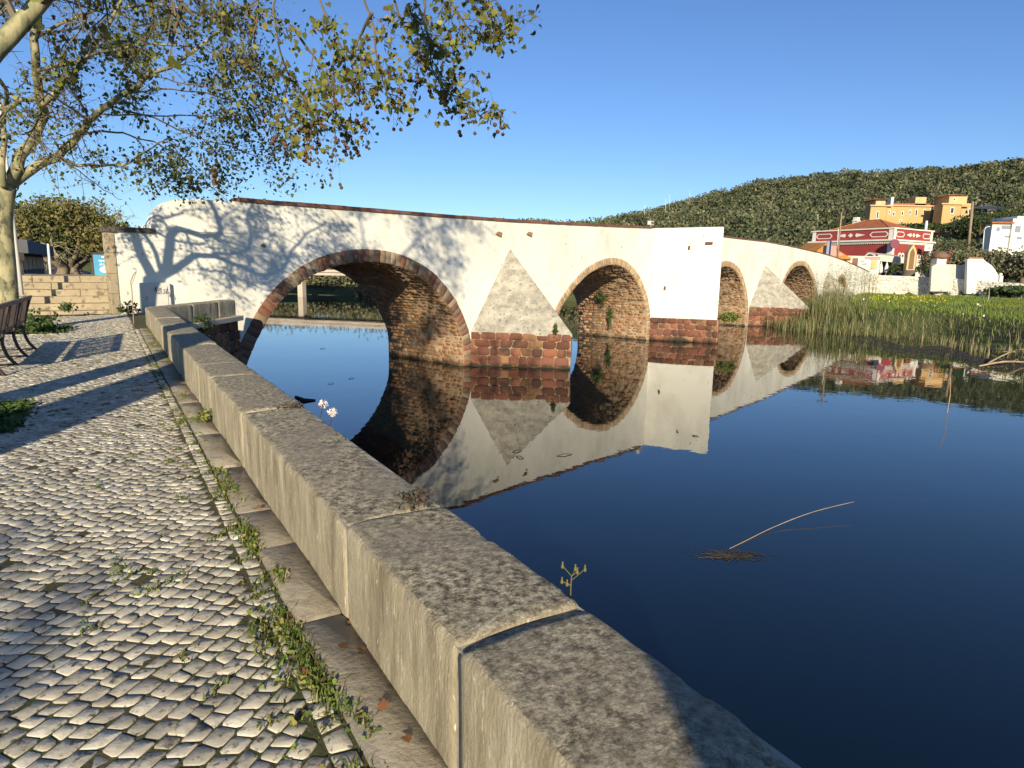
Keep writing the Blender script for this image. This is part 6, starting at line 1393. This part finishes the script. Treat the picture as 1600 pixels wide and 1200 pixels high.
# garden hedge and terrace under it
hd = thing('clipped_hedge', 'long dark clipped hedge below the ochre mansion', 'hedge', tuple(at(1450, 355, 192)))
pts = []
for px in range(1398, 1506, 2):
    for q_ in range(14): pts.append(at(px+rr_.random()*2, 350+rr_.random()*9-(px-1400)*.012, 188+rr_.random()*3))
for px in np.arange(1300, 1362, 1.2):
    for q_ in range(14): pts.append(at(px+rr_.random()*2, 350-(px-1300)*.04+rr_.random()*26, 176+rr_.random()*9))
for px in np.arange(1498, 1545, .8):
    for q_ in range(30): pts.append(at(px+rr_.random()*2, 345+rr_.random()*30-4*math.sin((px-1498)/15), 176+rr_.random()*9))
V, p = leaves(np.array(pts), .95, QUAD, rr_); npmesh('foliage', V, p, M['dkleaf'], hd)
# --- dark roofed house
dh = thing('dark_house', 'small house with dark roof half hidden in the trees above the white house', 'house', tuple(at(1562, 340, 205)))
mbox(1546, 1578, 326, 338, 205, 8, 'brown', 'wall', dh, 3); mb = MB(); a = at(1543, 327, 204); b = at(1584, 325, 204); mb.add([a, b, b+[0, 9, 1.6], a+[0, 9, 1.6], a-[0, 0, .5], b-[0, 0, .5]], [(0, 1, 2, 3), (0, 4, 5, 1)]); mb.build('roof', mat('grey_roof', (.07, .08, .11), rough=.6), dh)
mbox(1549, 1552, 326.5, 338, 204.8, .3, 'ochret', 'post', dh)
# --- white house at the right edge
wh = thing('white_house', 'white villa with arched window and tiled eaves at the right edge, above the olive trees', 'house', tuple(at(1580, 385, 150)))
mbox(1551, 1583, 349, 384, 150, 2, 'wtrim', 'wall', wh, 4); mbox(1583.3, 1640, 342, 384, 149.5, 5, 'wtrim', 'wall', wh, 4)
mbox(1550, 1586, 346.5, 349, 149.3, 3, 'tile', 'roof', wh); mbox(1590, 1640, 338, 341.6, 150, 8, 'wtrim', 'parapet', wh)
for (x, yt, yb, w, D) in ((1572, 352, 358, 13, 150), (1591, 353, 363, 8, 149.5), (1560, 355, 361, 5, 150), (1593, 370, 374, 7, 149.5), (1574, 368, 371, 8, 150)):
    a = at(x-w/2, yt, D); b = at(x+w/2, yt, D); mb = MB(); mb.box(a[0], b[0], D-.1, D-.02, at(x, yb, D)[2], a[2]); mb.build('window', M['shutter'], wh)
# --- olive and garden trees between the road and the slope
ol = [(1462, 112, 5, 7, 'olive'), (1480, 106, 6.5, 9, 'olive'), (1502, 110, 6, 9, 'olive'), (1525, 104, 6, 9, 'olive'), (1548, 100, 5.5, 9, 'olive'), (1572, 104, 6.5, 10, 'olive'), (1598, 98, 6.5, 10, 'olive'), (1625, 100, 6, 10, 'olive'),
      (1470, 135, 6.5, 10, 'olive'), (1496, 138, 8, 10, 'wood'), (1530, 135, 5, 10, 'olive'), (1560, 126, 3.6, 8, 'olive'), (1592, 116, 3.2, 7, 'olive'), (1585, 84, 2.1, 6, 'dkleaf'),
      (1455, 150, 8, 10, 'wood'), (1520, 168, 9, 12, 'dkleaf'), (1548, 172, 8, 12, 'dkleaf'), (1580, 185, 9, 12, 'wood'), (1600, 195, 12, 14, 'dkleaf'), (1415, 140, 5, 9, 'olive'), (1330, 150, 7, 11, 'wood'), (1300, 142, 6.5, 11, 'wood'), (1270, 138, 6, 10, 'dkleaf'), (1240, 136, 6, 10, 'wood'), (1355, 165, 7, 10, 'dkleaf'), (1210, 138, 5, 9, 'wood'), (1180, 140, 5, 9, 'wood')]
OLN = ['between the crimson building and the round-roofed kiosk', 'just right of the round-roofed kiosk', 'behind the low rough white wall', 'behind the left end of the scrolled wall', 'behind the slope of the scrolled wall', 'right of the scrolled wall, nearest the road', 'at the right edge below the white house', 'cut by the right edge of the photo', 'behind the right end of the crimson building, second row', 'below the clipped hedge, foot of the timber poles', 'under the curved white street lamp', 'in front of the white house, left part', 'in front of the arched window of the white house', 'low behind the embankment at the right edge', 'tall, just above the end of the crimson building', 'below the ochre mansion, right of the tall timber pole', 'left of the white house, under the dark roof', 'behind the dark-roofed house', 'highest at the right edge above the white house', 'behind the roof of the crimson building, right', 'left of the crimson building, behind the dark utility pole', 'behind the orange tiled roof, right part', 'behind the orange tiled roof, left part', 'left of the orange tiled roof', 'between the crimson roof and the ochre mansion', 'second left of the orange tiled roof', 'farthest left of those above the lower bridge parapet']
kd_ = {'olive': 'greyish olive tree', 'wood': 'dull green tree', 'dkleaf': 'dark green tree'}
for k, (px, D, h, w, m) in enumerate(ol):
    b = at(px, 430, D); z = hz(b[0], D)
    lab = kd_[m]+' '+OLN[k]
    leafy('olive_tree' if m == 'olive' else 'garden_tree', lab, 'tree', (b[0], D, z-.2), h, w, M[m], 1500, .4, 300+k, 'trees '+('on the right slope' if px > 1455 else 'behind the crimson building' if px > 1290 else 'at the hill foot')+' '+m, trunkh=.25)
# bare sapling before the embankment
ts = Tree(9); b = gz(1542, 474, -1.2); o = thing('bare_sapling', 'thin leafless sapling in front of the embankment wall', 'tree', tuple(b)); ts.limb([b, b+[.1, 0, .8], b+[0, 0, 1.9]], .05, .02, kids=7, klen=1.3, depth=1, droop=-.1, frm=.2); ts.big.build('trunk', M['pole'], o); ts.mid.build('branch', M['twig'], o); ts.tw.build('twig', M['twig'], o)
# ---- modern bridge far upstream, seen through the first arch
nb_ = thing('concrete_bridge', 'pale modern concrete bridge far upstream, seen through the first arch', 'bridge', (-36, 104, WZ))
mb = MB(); a = at(380, 423, 104); b = at(640, 426, 96); dd = (b-a)[:2]; L_ = np.hypot(*dd); zt5 = at(500, 420, 100)[2]; zb5 = at(500, 430, 100)[2]
mb.obox(a, dd, -30, L_+14, 0, 6, zb5, zt5-.35); mb.build('deck', M['conc'], nb_)
mb = MB(); mb.obox(a, dd, -30, L_+14, -.25, 0, zt5-.5, zt5-.1); mb.build('parapet', M['conc'], nb_)
for u_ in (9.5, 31, 50):
    mb = MB(); mb.obox(a, dd, u_-.45, u_+.45, 1.2, 2.2, -5, zb5-.003); mb.build('column', M['conc'], nb_)
ib = MB(); c_ = gz(480, 452, WZ); ib.lathe((c_[0], c_[1], WZ-.2), [(2.8, 0), (2.4, .35), (1.2, .6)], 14); struct(ib.build('mud_islet', M['land']), label='low grassy islet in the river beyond the arch')
bpy.context.view_layer.update()
